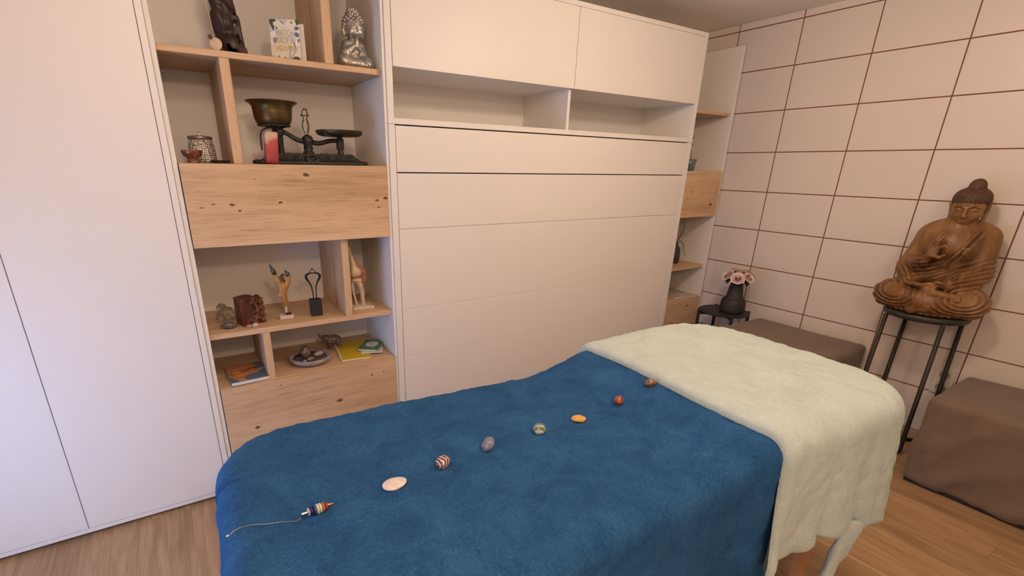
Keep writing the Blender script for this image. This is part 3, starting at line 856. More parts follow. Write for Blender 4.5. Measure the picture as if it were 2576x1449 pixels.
def buddha_head(X, Y, Z):
    x, y, z = headspace(X, Y, Z)
    B = Blob(x, y, z)
    B.add(B.ell((0, -.008, .078), (.076, .084, .088)), 0)
    B.add(B.ell((0, -.030, .030), (.056, .052, .044)), .03)
    B.add(B.ell((0, -.060, .002), (.026, .022, .018)), .02)
    for sx in (-1, 1):
        B.add(B.ell((sx * .034, -.056, .042), (.026, .026, .028)), .02)
        # brow ridge, lidded eye, ear with long lobe
        B.add(B.path([(sx * .010, -.090, .079), (sx * .024, -.091, .087), (sx * .042, -.083, .086), (sx * .058, -.066, .076)], .0042, .003), .006)
        B.add(B.ell((sx * .031, -.078, .066), (.019, .013, .0115)), .004)
        B.cut(B.path([(sx * .012, -.092, .061), (sx * .030, -.0935, .0555), (sx * .049, -.078, .061)], .0022), .002)
        B.add(B.path([(sx * .078, .012, .098), (sx * .083, .018, .075), (sx * .080, .012, .045), (sx * .076, .006, .012), (sx * .074, .002, -.012)], [.011, .012, .009, .0085, .0095], .008), .005)
    B.add(B.path([(0, -.090, .074), (0, -.098, .055), (0, -.106, .038)], [.0075, .0085, .0105], .006), .006)
    for sx in (-1, 1): B.add(B.ell((sx * .010, -.096, .034), (.008, .009, .007)), .004)
    B.add(B.path([(-.020, -.078, .0165), (-.008, -.088, .0185), (0, -.0875, .0175), (.008, -.088, .0185), (.020, -.078, .0165)], .0042), .004)
    B.add(B.path([(-.014, -.080, .008), (0, -.087, .0065), (.014, -.080, .008)], .0050), .004)
    B.cut(B.path([(-.022, -.082, .0128), (0, -.0935, .0120), (.022, -.082, .0128)], .0016), .0015)
    B.add(B.ell((0, -.0925, .094), (.0035, .003, .0035)), .001)
    # neck folds
    B.add(B.cap((0, .0, -.03), (0, .004, .02), .040), .02)
    return B.d

def buddha_hair(X, Y, Z):
    x, y, z = headspace(X, Y, Z)
    B = Blob(x, y, z)
    B.add(B.ell((0, .006, .110), (.087, .095, .062)), 0)
    B.add(B.ell((0, .020, .055), (.082, .070, .060)), .02)
    B.add(B.ell((.004, .020, .170), (.040, .044, .043)), .008)
    a = np.arctan2(x, -(y - .01)); q = np.clip((z - .02) / .2, 0, 1)
    B.d += .0026 * np.cos(a * 30) * np.cos(z * 380) * np.clip(1.3 - q, .4, 1)
    # hairline: low over the ears and nape, straight band over the brow
    hl = .098 - .052 * np.clip((y + .045) / .05, 0, 1)
    B.d = np.maximum(B.d, hl - z)
    return B.d

bd = thing('buddha_statue', 'large carved honey-brown wooden Buddha sitting cross-legged on the black stool', 'statue', (1.075, -1.313, SZ + .0005), math.radians(-83))
bd.scale = (.91, .95, 1.0)
sdf_obj('body', buddha_body, (-.27, -.22, -.004), (.27, .16, .50), .0040, BWOOD, bd)
sdf_obj('head', buddha_head, (-.105, -.14, .40), (.105, .11, .645), .0026, BFACE, bd)
sdf_obj('hair', buddha_hair, (-.105, -.14, .42), (.105, .14, .70), .0026, BHAIR, bd)

# ------------------------------------------------------------------ vase of roses on the tray table
ZV = ZS + .0005
VX, VY = 1.034, -.312
vz = thing('vase', 'stepped matte black vase on the low tray table', 'vase', (VX, VY, ZV))
vz.scale = (.88, .88, .94)
BLKV = simple('black_vase_ceramic', (.022, .020, .019), .62, nscale=120, nstr=.15)
v, f = lathe([(0, 0), (.078, 0), (.088, .006), (.092, .03), (.090, .07), (.084, .095), (.074, .105), (.066, .110), (.060, .125), (.052, .17), (.046, .205), (.045, .212), (.040, .212), (.041, .20), (.045, .16), (.04, .12), (0, .11)], 56)
mesh('vase_body', v, f, BLKV, vz, True, sharp=60)
ROSE = simple('rose_petal_dusty_pink', (.78, .575, .54), .65, nscale=40, nstr=.2, var=.14)
ROSE2 = simple('rose_petal_pale', (.80, .64, .575), .65, nscale=40, nstr=.2, var=.12)
LEAF = simple('rose_leaf_green', (.035, .052, .025), .55, nscale=60, nstr=.2, var=.3)

def rose_head(scale, seed):
    # nested cups of overlapping petals, the lips curling outwards
    rng = random.Random(seed); parts = []
    rings = [(2, .0015, .0045, .0230, 200, .002), (3, .0030, .0085, .0245, 150, .003), (3, .0045, .0130, .0240, 140, .005), (4, .0060, .0185, .0215, 118, .008), (5, .0080, .0245, .0165, 98, .011)]
    n = 7
    for k, (cnt, r0, r1, h, span, lip) in enumerate(rings):
        for i in range(cnt):
            a0 = 2 * math.pi * (i + .37 * k + rng.uniform(-.06, .06)) / cnt; sp = math.radians(span) / 2; hh = h * rng.uniform(.94, 1.05)
            V = []; F = []
            for iu in range(n + 1):
                for jt in range(n + 1):
                    u = iu / n * 2 - 1; t = jt / n
                    edge = 1 - .22 * abs(u) ** 2.5
                    r = r0 + (r1 - r0) * t ** .8 + lip * max(0, t - .72) ** 1.5 * 3.2 + .0012 * u * (1 if i % 2 else -1)
                    an = a0 + u * sp * (.55 + .45 * t ** .6)
                    z = hh * t * edge - lip * .8 * max(0, t - .8) * 2
                    V.append((r * math.cos(an) * scale, r * math.sin(an) * scale, z * scale))
            for iu in range(n):
                for jt in range(n):
                    q = iu * (n + 1) + jt; F.append((q, q + n + 1, q + n + 2, q + 1))
            parts.append((V, F))
    return join(*parts)

def leafmesh(L, w):
    V = []; F = []; n = 6
    for j in range(n + 1):
        t = j / n; ww = w * math.sin(math.pi * t) ** .8 * (1 - .25 * t)
        V += [(-ww, L * t, -.15 * L * t * t + .10 * ww), (0, L * t, -.15 * L * t * t), (ww, L * t, -.15 * L * t * t + .10 * ww)]
    for j in range(n):
        a = 3 * j; F += [(a, a + 1, a + 4, a + 3), (a + 1, a + 2, a + 5, a + 4)]
    return V, F
spots = [(-.056, -.034, .262, 1.5, 0, 'front left'), (-.002, -.056, .250, 1.62, 0, 'front centre'), (.054, -.036, .258, 1.45, 1, 'front right'),
         (-.046, .026, .272, 1.4, 1, 'back left'), (.002, .0, .286, 1.5, 1, 'top centre'), (.056, .024, .268, 1.4, 0, 'back right'), (.004, .058, .264, 1.35, 0, 'rear, by the wall')]
# u: towards image right, w: away from the camera
ur = Vector((.50, -.866, 0)); uw = Vector((.866, .50, 0))
for k, (a, b_, z, s, mk, where) in enumerate(spots):
    p = ur * a + uw * b_
    t = thing('rose', 'dusty pink rose in the black vase, ' + where + ' of the bunch', 'rose', (VX, VY, ZV + .115), group='roses in the black vase')
    tilt = Vector((p.x, p.y, .060)).normalized()
    M = Vector((0, 0, 1)).rotation_difference(tilt).to_matrix()
    vf = rose_head(s, 30 + k)
    o = mesh('flower_head', *move(vf, (0, 0, 0), M), [ROSE, ROSE2][mk], t, True); o.location = (p.x, p.y, z - .115 - .012)
    hp = Vector((p.x, p.y, z - .122))
    v, f = tube([(p.x * .10, p.y * .10, .002), (p.x * .35, p.y * .35, .09), hp], .0022, 6); mesh('stem', v, f, LEAF, t, True)
    v, f = lathe([(0, -.010 * s), (.006 * s, -.006 * s), (.010 * s, .004 * s), (.011 * s, .008 * s), (0, .008 * s)], 12); o = mesh('calyx', *move((v, f), (0, 0, 0), M), LEAF, t, True); o.location = hp
    for q in range(3):
        an = random.uniform(0, 6.28); lv = leafmesh(.045, .014)
        o = mesh('leaf', *lv, LEAF, t, True); o.location = hp * .86; o.rotation_euler = (random.uniform(-.9, -.2), 0, math.atan2(p.y, p.x) - 1.57 + random.uniform(-1.1, 1.1))

# ------------------------------------------------------------------ wall socket
sk = thing('wall_socket', 'double white wall socket low on the tiled wall behind the stool', 'socket', (XT, -1.445, .375))
SOCK = simple('socket_plastic', (.66, .60, .53), .4); SOCKD = simple('socket_recess', (.40, .35, .30), .5)
me = box_me(.010, .082, .150, .003, 2); mobj('cover_plate', me, SOCK, sk, loc=(-.005, 0, 0))
for dz in (.037, -.037):
    v, f = lathe([(.0165, .0), (.021, .0), (.0225, .003), (.021, .0045), (.019, .004), (.018, .0015), (0, .0015)], 32)
    o = mesh('outlet', v, f, SOCKD, sk, True, loc=(-.0098, 0, dz), rot=(0, -math.pi / 2, 0), sharp=40)
    for dy in (-.0095, .0095):
        v, f = lathe([(0, 0), (.003, 0), (.003, .001), (0, .001)], 12); mesh('pin_hole', v, f, BLACK, o, loc=(0, dy, .0017))

# ------------------------------------------------------------------ stones and pendulum on the blue blanket
def polished(name, stops, scale=30, dist=1.0, rough=.18, kind='noise', tr=0):
    m, nt, b = newmat(name); L = nt.links.new
    tc = N(nt, 'ShaderNodeTexCoord')
    if kind == 'wave':
        n = N(nt, 'ShaderNodeTexWave'); n.inputs['Scale'].default_value = scale; n.inputs['Distortion'].default_value = dist; n.inputs['Detail'].default_value = 2; n.inputs['Detail Scale'].default_value = .6
    else:
        n = N(nt, 'ShaderNodeTexNoise'); n.inputs['Scale'].default_value = scale; n.inputs['Detail'].default_value = 4; n.inputs['Distortion'].default_value = dist
    L(tc.outputs['Object'], n.inputs['Vector'])
    cr = ramp(nt, n.outputs['Color'] if kind == 'wave' else n.outputs[0], stops); L(cr.outputs[0], b.inputs['Base Color'])
    b.inputs['Roughness'].default_value = rough; b.inputs['Coat Weight'].default_value = .4; b.inputs['Coat Roughness'].default_value = .1
    if tr: b.inputs['Subsurface Weight'].default_value = tr; b.inputs['Subsurface Radius'].default_value = (.01, .008, .006); b.inputs['Subsurface Scale'].default_value = .5
    return m

def tabletop_z(x, y):
    lx = (x - TC[0]) * ca + (y - TC[1]) * sa; ly = -(x - TC[0]) * sa + (y - TC[1]) * ca
    return float(ztop(np.array(lx), np.array(ly))) + .0135

def stone(name, label, cat, x, y, dims, mat, seed, rz, facets=0.0, point=0.0, z=None, group=None, nz=.12):
    rng = np.random.default_rng(seed)
    dirs = rng.normal(size=(14, 3)); dirs /= np.linalg.norm(dirs, axis=1)[:, None]; offs = rng.uniform(.70, .98, 14)
    bm = bmesh.new(); bmesh.ops.create_icosphere(bm, subdivisions=4, radius=1)
    for vv in bm.verts:
        p = np.array(vv.co); r = 1.0
        if facets:
            m = dirs @ p; hit = offs[m > .2] / m[m > .2]; fr = min(1.0, hit.min()) if len(hit) else 1
            r = r * (1 - facets) + fr * facets
        r *= 1 + nz * mnoise.noise(Vector(p * 1.3 + seed))
        if point: r *= 1 + point * max(0, p[0]) ** 3
        q = p * r
        if q[2] < -.75: q[2] = -.75 - (q[2] + .75) * -.15
        vv.co = Vector((q[0] * dims[0] / 2, q[1] * dims[1] / 2, q[2] * dims[2] / 2))
    zm = min(v_.co.z for v_ in bm.verts)
    for vv in bm.verts: vv.co.z -= zm
    me = bpy.data.meshes.new(name); bm.to_mesh(me); bm.free()
    o = mobj(name, me, mat, None, True, loc=(x, y, tabletop_z(x, y) - .001 if z is None else z), rot=(0, 0, rz))
    return tag(o, label, cat, group)

G7 = 'row of crystals on the blue blanket'
M1 = polished('moonstone_white', [(.3, (.62, .55, .55)), (.6, (.80, .72, .70)), (.8, (.86, .80, .77))], 25, .5, .16, tr=.25)
M2 = polished('agate_banded', [(.18, (.09, .045, .06)), (.34, (.62, .46, .36)), (.5, (.80, .70, .62)), (.62, (.36, .22, .17)), (.75, (.78, .68, .60)), (.92, (.08, .05, .07))], 17, 16, .2, 'wave')
M3 = polished('blue_lace_stone', [(.3, (.14, .15, .24)), (.55, (.21, .22, .33)), (.75, (.33, .33, .42))], 45, 2, .4)
M4 = polished('green_aventurine', [(.3, (.10, .17, .14)), (.5, (.20, .25, .17)), (.62, (.26, .29, .20)), (.8, (.42, .46, .38))], 24, 2, .15, 'wave')
M5 = polished('yellow_aventurine', [(.3, (.62, .33, .075)), (.6, (.74, .42, .12)), (.8, (.85, .58, .28))], 28, .8, .2, tr=.15)
M6 = polished('red_jasper', [(.3, (.25, .038, .020)), (.55, (.36, .065, .036)), (.8, (.50, .17, .11))], 40, 1.2, .2)
M7 = polished('tiger_eye', [(.2, (.06, .028, .012)), (.45, (.26, .13, .045)), (.65, (.09, .04, .018)), (.9, (.42, .24, .10))], 60, 3, .15, 'wave')
stone('crystal', 'flat milky white teardrop crystal, nearest the pendulum', 'crystal', -1.897, -1.272, (.052, .043, .015), M1, 11, math.radians(8), 0, .30, group=G7, nz=.03)
stone('crystal', 'round brown and cream banded agate on the blue blanket', 'crystal', -1.763, -1.258, (.040, .036, .030), M2, 21, .4, .25, 0, group=G7)
stone('crystal', 'blue grey pear-shaped crystal on the blue blanket', 'crystal', -1.626, -1.247, (.050, .034, .030), M3, 31, math.radians(40), .3, .42, group=G7)
stone('crystal', 'green striped polished crystal on the blue blanket', 'crystal', -1.458, -1.249, (.042, .038, .028), M4, 41, .9, .35, .05, group=G7)
stone('crystal', 'flat amber yellow crystal on the blue blanket', 'crystal', -1.315, -1.256, (.042, .038, .015), M5, 51, 2.7, .5, .25, group=G7)
stone('crystal', 'red brown jasper crystal on the blue blanket', 'crystal', -1.161, -1.260, (.042, .030, .026), M6, 61, .5, .8, .05, group=G7)
stone('crystal', 'small striped golden brown crystal beside the mint blanket', 'crystal', -1.028, -1.262, (.040, .028, .024), M7, 71, -.5, .6, .0, group=G7)

SILVER = simple('silver_metal', (.66, .62, .58), .25, 1.0); COPPER = simple('copper_metal', (.62, .30, .20), .3, 1.0)
def on_t(x, y, dz=0): return Vector((x, y, tabletop_z(x, y) + dz))
p0, p1 = on_t(-2.100, -1.2790, .0095), on_t(-2.034, -1.2755, .0085)
pn = thing('pendulum', 'chakra pendulum of coloured discs with a fine silver chain on the blue blanket', 'pendulum', (p0.x, p0.y, p0.z - .010))
axis = (p1 - p0).normalized(); RM = Vector((0, 0, 1)).rotation_difference(axis).to_matrix()
def disc(nm, s0, prof, mat):
    v, f = lathe(prof, 24); o = mesh(nm, *move((v, f), Vector((0, 0, .010)) + axis * s0, RM), mat, pn, True, sharp=50); return o
dc = [((.36, .33, .50), 'amethyst'), ((.02, .02, .06), 'indigo'), ((.02, .05, .32), 'lapis'), ((.62, .68, .55), 'jade'), ((.74, .70, .55), 'cream'), ((.42, .16, .10), 'carnelian'), ((.30, .05, .04), 'jasper')]
s = .012
disc('cap', .0, [(0, 0), (.0025, 0), (.0035, .004), (.0028, .008), (.004, .012), (0, .012)], SILVER)
for k, (c, nm) in enumerate(dc):
    r = (.0088, .0098, .0105, .0110, .0105, .0100, .0090)[k]
    disc('stone_disc', s, [(0, 0), (r * .75, 0), (r, .0016), (r, .0040), (r * .75, .0056), (0, .0056)], simple('pendulum_' + nm, c, .2, coat=.3)); s += .0060
disc('point', s, [(0, 0), (.005, 0), (.0035, .004), (.0025, .008), (.0012, .013), (0, .014)], COPPER)
# chain: one small oval link after another along a curve on the blanket
cp = [(-2.101, -1.2795), (-2.112, -1.284), (-2.135, -1.272), (-2.165, -1.262), (-2.190, -1.250), (-2.212, -1.246), (-2.224, -1.250), (-2.233, -1.260)]
cpts = []
for a, b_ in zip(cp[:-1], cp[1:]):
    for i in range(8): cpts.append((a[0] + (b_[0] - a[0]) * i / 8, a[1] + (b_[1] - a[1]) * i / 8))
cpts.append(cp[-1])
lk = []
acc = 0; prev = cpts[0]
for c in cpts[1:]:
    a = on_t(*prev, .0016); b_ = on_t(*c, .0016); d = (b_ - a)
    n = max(1, int(d.length / .0017))
    for i in range(n):
        q = a + d * (i / n); tw = (len(lk) % 2) * math.pi / 2
        ring = [(.0014 * math.cos(t), .0008 * math.sin(t), 0) for t in np.linspace(0, 2 * math.pi, 9)[:-1]]
        M = Matrix.Rotation(math.atan2(d.y, d.x), 3, 'Z') @ Matrix.Rotation(tw + .5, 3, 'X')
        V_, F_ = [], []
        for j, p in enumerate(ring):
            c1 = Vector(p); nrm = Vector((p[0], p[1] * 2, 0)).normalized()
            for k in range(3):
                an = 2 * math.pi * k / 3; V_.append(M @ (c1 + nrm * .00038 * math.cos(an) + Vector((0, 0, .00038 * math.sin(an)))) + q - pn.location)
        for j in range(8):
            for k in range(3): F_.append((j * 3 + k, ((j + 1) % 8) * 3 + k, ((j + 1) % 8) * 3 + (k + 1) % 3, j * 3 + (k + 1) % 3))
        lk.append((V_, F_))
    prev = c
mesh('chain', *join(*lk), SILVER, pn, True)['kind'] = 'stuff'
e = on_t(-2.2345, -1.2615, .003) - pn.location
bm = bmesh.new(); bmesh.ops.create_icosphere(bm, subdivisions=2, radius=.0033); bmesh.ops.translate(bm, vec=e, verts=bm.verts)
me = bpy.data.meshes.new('end_bead'); bm.to_mesh(me); bm.free(); mobj('end_bead', me, SILVER, pn, True)

# ------------------------------------------------------------------ top shelf
Z1, Z2, Z3, Z4 = 1.8070, 1.4280, .7625, .5215
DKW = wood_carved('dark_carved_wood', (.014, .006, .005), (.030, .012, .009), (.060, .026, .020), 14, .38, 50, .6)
def dark_fig(X, Y, Z):
    B = Blob(X, Y, Z)
    sh = .055 * (.215 - Z)                         # leans a little
    keep = B.X; B.X = X - sh * .6
    B.add(B.bx((.0, 0, .010), (.052, .034, .012), .004), 0)
    B.add(B.bx((.0, 0, .060), (.044, .028, .065), .012), .01)
    B.add(B.cap((-.012, -.004, .10), (-.012, 0, .20), .036, .032), .02)
    B.add(B.cap((.022, .004, .02), (.012, .0, .19), .024, .022), .015)
    B.add(B.cap((-.034, -.012, .165), (-.052, -.02, .205), .016, .014), .01)
    B.add(B.ell((-.01, 0, .225), (.046, .030, .035)), .02)
    B.add(B.ell((-.01, -.004, .285), (.028, .028, .038)), .02)
    B.add(B.cap((.0, 0, .01), (.0, 0, .02), .05), .01)
    B.d += .0030 * np.sin(X * 95 + Z * 60 + 2 * np.sin(Z * 40)) * np.cos(Y * 60 + Z * 35)
    B.d += .0020 * np.sin(X * 210 + Z * 30)
    # pierced openings at the right
    for c, r in (((.026, 0, .048), (.0045, .1, .016)), ((.034, 0, .034), (.004, .1, .012)), ((.026, 0, .098), (.008, .1, .010)), ((.026, 0, .128), (.003, .1, .0055))):
        B.cut(B.ell(c, r), .002)
    B.X = keep
    return np.maximum(B.d, -(Z - .0005))
dk = thing('carved_figure', 'dark brown pierced wood carving on the top shelf, cut off by the frame', 'statue', (-1.932, .085, Z1))
sdf_obj('carved_body', dark_fig, (-.085, -.05, -.002), (.085, .05, .33), .0030, DKW, dk)
GOLDC = simple('pale_gold_cord', (.62, .47, .30), .5); SELEN = simple('cream_disc', (.62, .48, .36), .45, nscale=60, nstr=.1)
ad_ = thing('amulet', 'cream disc amulet on a thin cord beside the dark carving', 'amulet', (-1.990, .048, Z1))
v, f = lathe([(0, -.0015), (.019, -.0015), (.0205, -.0008), (.0205, .0008), (.019, .0015), (0, .0015)], 40)
mesh('disc', v, f, SELEN, ad_, True, loc=(.012, 0, .0225), rot=(math.radians(82), 0, math.radians(-14)), sharp=50)
v, f = tube([(.012, 0, .043), (.006, 0, .08), (.003, -.002, .115), (-.004, -.004, .148), (-.006, -.008, .20)], .0011, 6, smoothp=2); mesh('cord', v, f, GOLDC, ad_, True)
bm = bmesh.new(); bmesh.ops.create_icosphere(bm, subdivisions=2, radius=.0075); me = bpy.data.meshes.new('bead'); bm.to_mesh(me); bm.free()
mobj('bead', me, simple('brown_bead', (.10, .06, .04), .35), ad_, True, loc=(-.0035, -.002, .0425))
v, f = tube([(-.0035, -.002, .0425), (.004, -.001, .0450), (.012, 0, .0430)], .0011, 6); mesh('cord_knot', v, f, GOLDC, ad_, True)

# greeting card
def print_card(name):
    m, nt, b = newmat(name); L = nt.links.new
    tc = N(nt, 'ShaderNodeTexCoord')
    n = N(nt, 'ShaderNodeTexNoise'); n.inputs['Scale'].default_value = 18; n.inputs['Detail'].default_value = 3; L(tc.outputs['Object'], n.inputs['Vector'])
    cr = ramp(nt, n.outputs[0], [(.40, (.52, .56, .62)), (.52, (.70, .68, .60)), (.65, (.72, .68, .55))]); L(cr.outputs[0], b.inputs['Base Color']); b.inputs['Roughness'].default_value = .5
    return m
gc = thing('greeting_card', 'floral greeting card with gold lettering standing on the top shelf', 'card', (-1.733, .066, Z1), math.radians(-27))
cw, ch = .110, .140
LEAN = math.radians(-7)
card = mobj('card_front', box_me(cw, .0009, ch, .0), print_card('card_print_ground'), gc, loc=(0, .008, ch / 2), rot=(LEAN, 0, 0))
mobj('card_back', box_me(cw, .0009, ch, .0), simple('card_paper', (.76, .70, .62), .7), gc, loc=(.012, .030, ch / 2 - .010), rot=(math.radians(7), 0, math.radians(10)))
INK = {k: simple('print_' + k, c, .5) for k, c in dict(green=(.055, .085, .04), grey=(.22, .23, .25), blue=(.10, .12, .26), white=(.80, .78, .76), gold=(.50, .36, .10), red=(.30, .09, .05), stem=(.10, .12, .10), lilac=(.42, .42, .50)).items()}
def flat(nm, poly, mat, layer=1, parent=card):
    """printed shape on the card face: poly in card units 0..1 (x right, y up)"""
    yy = -.00045 - .00008 * layer
    V_ = [((px - .5) * cw, yy, (py - .5) * ch) for px, py in poly]
    return mesh(nm, V_, [tuple(range(len(V_)))], mat, parent)
def leaf2(x, y, L, w, a, n=10):
    P = []
    for i in range(n): t = i / (n - 1); P.append((t * L, w * math.sin(math.pi * t)))
    for i in range(n - 2, 0, -1): t = i / (n - 1); P.append((t * L, -w * math.sin(math.pi * t)))
    c, s_ = math.cos(a), math.sin(a)
    return [(min(1, max(0, x + px * c - py * s_)), min(1, max(0, y + (px * s_ + py * c) * cw / ch))) for px, py in P]
for nm, poly, ink, ly in [
    ('printed_leaf', [(0, 1), (.22, 1), (.17, .86), (.13, .70), (.06, .80), (0, .90)], 'green', 1), ('printed_leaf', [(.86, 1), (1, 1), (1, .90), (.91, .86)], 'green', 1),
    ('printed_leaf', [(.68, .04), (.80, .10), (.92, .09), (1, .0), (.72, .0)], 'green', 1),
    ('printed_petal', leaf2(.02, .55, .26, .10, .9), 'white', 1), ('printed_petal', leaf2(.0, .42, .30, .08, .5), 'grey', 1), ('printed_petal', leaf2(.04, .36, .22, .07, 1.3), 'white', 2), ('printed_petal', leaf2(.14, .40, .2, .05, 1.6), 'grey', 2),
    ('printed_petal', leaf2(.33, .99, .24, .025, -.7), 'grey', 1), ('printed_petal', leaf2(.45, .98, .14, .03, -.4), 'lilac', 2),
    ('printed_petal', leaf2(.82, .78, .18, .07, .1), 'blue', 1), ('printed_petal', leaf2(.82, .68, .2, .07, -.6), 'blue', 1), ('printed_petal', leaf2(.88, .74, .14, .03, -.2), 'white', 2),
    ('printed_tulip', leaf2(.86, .26, .40, .10, 1.25), 'grey', 1), ('printed_tulip', leaf2(.86, .26, .36, .05, 1.5), 'white', 2), ('printed_tulip', leaf2(.86, .26, .34, .04, 1.05), 'white', 2), ('printed_tulip', leaf2(.85, .25, .30, .03, 1.85), 'grey', 3),
    ('printed_stem', [(.60, .0), (.62, .0), (.87, .26), (.85, .26)], 'stem', 1), ('printed_stem', [(.585, .0), (.60, .0), (.645, .28), (.63, .28)], 'stem', 1),
    ('printed_bud', leaf2(.64, .24, .20, .05, 1.5), 'gold', 1), ('printed_bud', leaf2(.73, .90, .08, .04, 1.2), 'red', 1), ('printed_bud', leaf2(.74, .85, .07, .03, 1.4), 'white', 2), ('printed_bud', leaf2(.20, .80, .08, .035, -.6), 'red', 1)]:
    flat(nm, poly, INK[ink], ly)
for i in range(9):
    flat('printed_petal', leaf2(.02 + .055 * i, .0, .14 + .05 * math.sin(i * 2.3), .022, 1.35 + .25 * math.sin(i * 1.7)), INK[['grey', 'lilac', 'white', 'blue'][i % 4]], 1 + i % 3)
def lettering(txt, size, mat, parent, loc, rot, name='lettering', align='CENTER', xs=1.0):
    cu = bpy.data.curves.new(name, 'FONT'); cu.body = txt; cu.size = size; cu.align_x = align; cu.align_y = 'CENTER'; cu.extrude = .00005; cu.resolution_u = 2
    to = bpy.data.objects.new(name, cu); COL.objects.link(to)
    me = bpy.data.meshes.new_from_object(to); bpy.data.objects.remove(to); bpy.data.curves.remove(cu)
    o = mobj(name, me, mat, parent, loc=loc, rot=rot); o.scale = (xs, 1, 1); return o
for txt, py in (('MATCH', .665), ('MADE IN', .475), ('HEAVEN', .285)):
    lettering(txt, .0305, INK['gold'], card, (.0, -.0010, (py - .5) * ch), (math.pi / 2, 0, 0), xs=.62)

# silver Buddha child
PEWT = simple('antique_silver', (.44, .42, .38), .36, .75, nscale=45, nstr=.25, var=.35)
def child_body(X, Y, Z):
    B = Blob(X, Y, Z)
    B.add(B.cap((0, .005, .035), (0, .005, .085), .036, .030), 0)
    B.add(B.cap((-.022, .005, .090), (.022, .005, .090), .019), .015)
    B.add(B.cap((-.050, -.016, .024), (-.010, .0, .028), .029, .026), .01)
    B.add(B.cap((.050, -.016, .024), (.010, .0, .028), .029, .026), .01)
    B.add(B.cap((-.045, -.028, .018), (.01, -.040, .016), .019, .016), .008)
    B.add(B.cap((.045, -.028, .018), (-.01, -.040, .016), .019, .016), .008)
    # sleeves, arms and joined hands under the chin
    B.add(B.cap((-.034, .0, .088), (-.044, -.012, .055), .016, .018), .01)
    B.add(B.cap((-.044, -.014, .055), (-.010, -.036, .080), .017, .009), .008)
    B.add(B.cap((.034, .0, .088), (.040, -.010, .060), .015, .014), .01)
    B.add(B.cap((.040, -.012, .058), (.004, -.036, .080), .012, .008), .008)
    B.add(B.path([(-.003, -.037, .078), (-.001, -.040, .096), (.0, -.039, .112)], [.0085, .0075, .004]), .004)
    # robe borders
    B.add(B.path([(-.004, -.036, .100), (-.012, -.038, .072), (-.034, -.034, .054), (-.040, -.030, .046)], .0032), .003)
    B.add(B.path([(.006, -.034, .098), (.010, -.040, .070), (.030, -.034, .050)], .0030), .003)
    B.add(B.path([(-.022, -.044, .030), (.006, -.052, .014), (.034, -.048, .012), (.040, -.044, .030)], .0042), .004)
    for i in range(6):
        a = i / 6 * 2 * math.pi; B.add(B.ell((.014 + .006 * math.cos(a), -.043, .052 + .005 * math.sin(a)), (.004, .004, .003)), .001)
    m = np.clip((-X - .012) / .01, 0, 1) * np.clip((Z - .05) / .01, 0, 1) * np.clip((.10 - Z) / .01, 0, 1)
    B.d += .0012 * m * np.sin(X * 620 + Z * 180)
    B.add(B.cap((0, .0, .10), (0, -.002, .118), .017), .01)
    return np.maximum(B.d, -(Z - .0004))
def child_head(X, Y, Z):
    c, s_ = math.cos(.12), math.sin(.12)
    z0 = Z - .112; y, z = Y * c + z0 * s_, -Y * s_ + z0 * c
    B = Blob(X, y, z)
    B.add(B.ell((0, 0, .042), (.039, .040, .044)), 0)
    B.add(B.ell((0, -.012, .022), (.034, .030, .024)), .012)
    for sx in (-1, 1):
        B.add(B.ell((sx * .017, -.030, .022), (.013, .011, .012)), .008)
        B.add(B.path([(sx * .007, -.040, .0475), (sx * .016, -.040, .0500), (sx * .027, -.032, .0450)], .0013), .003)
        B.add(B.ell((sx * .0155, -.036, .0385), (.009, .005, .005)), .002)
        B.cut(B.path([(sx * .008, -.0415, .0362), (sx * .016, -.0415, .0342), (sx * .025, -.0345, .0365)], .0010), .001)
        B.add(B.path([(sx * .040, .004, .044), (sx * .042, .004, .028), (sx * .039, .0, .010)], [.006, .006, .0068], .004), .003)
    B.add(B.path([(0, -.041, .040), (0, -.044, .030)], [.003, .0045]), .003)
    B.add(B.path([(-.008, -.039, .018), (0, -.043, .0165), (.008, -.039, .018)], .0024), .002)
    B.add(B.ell((0, .006, .086), (.022, .022, .020)), .012)
    return B.d
def child_hair(X, Y, Z):
    c, s_ = math.cos(.12), math.sin(.12)
    z0 = Z - .112; y, z = Y * c + z0 * s_, -Y * s_ + z0 * c
    B = Blob(X, y, z)
    B.add(np.maximum(B.ell((0, .004, .046), (.0415, .0415, .046)), np.maximum(.056 - z + np.clip((y + .01) * 1.6, -.2, .05) * -1, -9)), 0)
    for i in range(120):
        t = 1 - 2 * (i + .5) / 120; r = math.sqrt(1 - t * t); a = i * 2.39996
        p = (.041 * r * math.cos(a), .041 * r * math.sin(a), .044 + .046 * t)
        if p[2] < .020: continue
        if p[1] < -.010 and p[2] < .058: continue
        B.add(B.ell(p, (.0064, .0064, .0064)), 0)
    B.add(B.ell((0, .006, .086), (.022, .022, .020)), .004)
    for i in range(34):
        t = 1 - 1.5 * (i + .5) / 34; r = math.sqrt(max(0, 1 - t * t)); a = i * 2.39996
        B.add(B.ell((.023 * r * math.cos(a), .006 + .023 * r * math.sin(a), .086 + .021 * t), (.0058, .0058, .0058)), 0)
    return B.d
cb_ = thing('silver_buddha', 'small antique silver Buddha child at the right end of the top shelf', 'statue', (-1.452, .095, Z1), math.radians(4))
sdf_obj('body', child_body, (-.088, -.062, -.002), (.088, .05, .135), .0021, PEWT, cb_)
sdf_obj('head', child_head, (-.055, -.055, .100), (.055, .055, .228), .0018, PEWT, cb_)
sdf_obj('hair_curls', child_hair, (-.056, -.056, .110), (.056, .062, .232), .0018, PEWT, cb_)

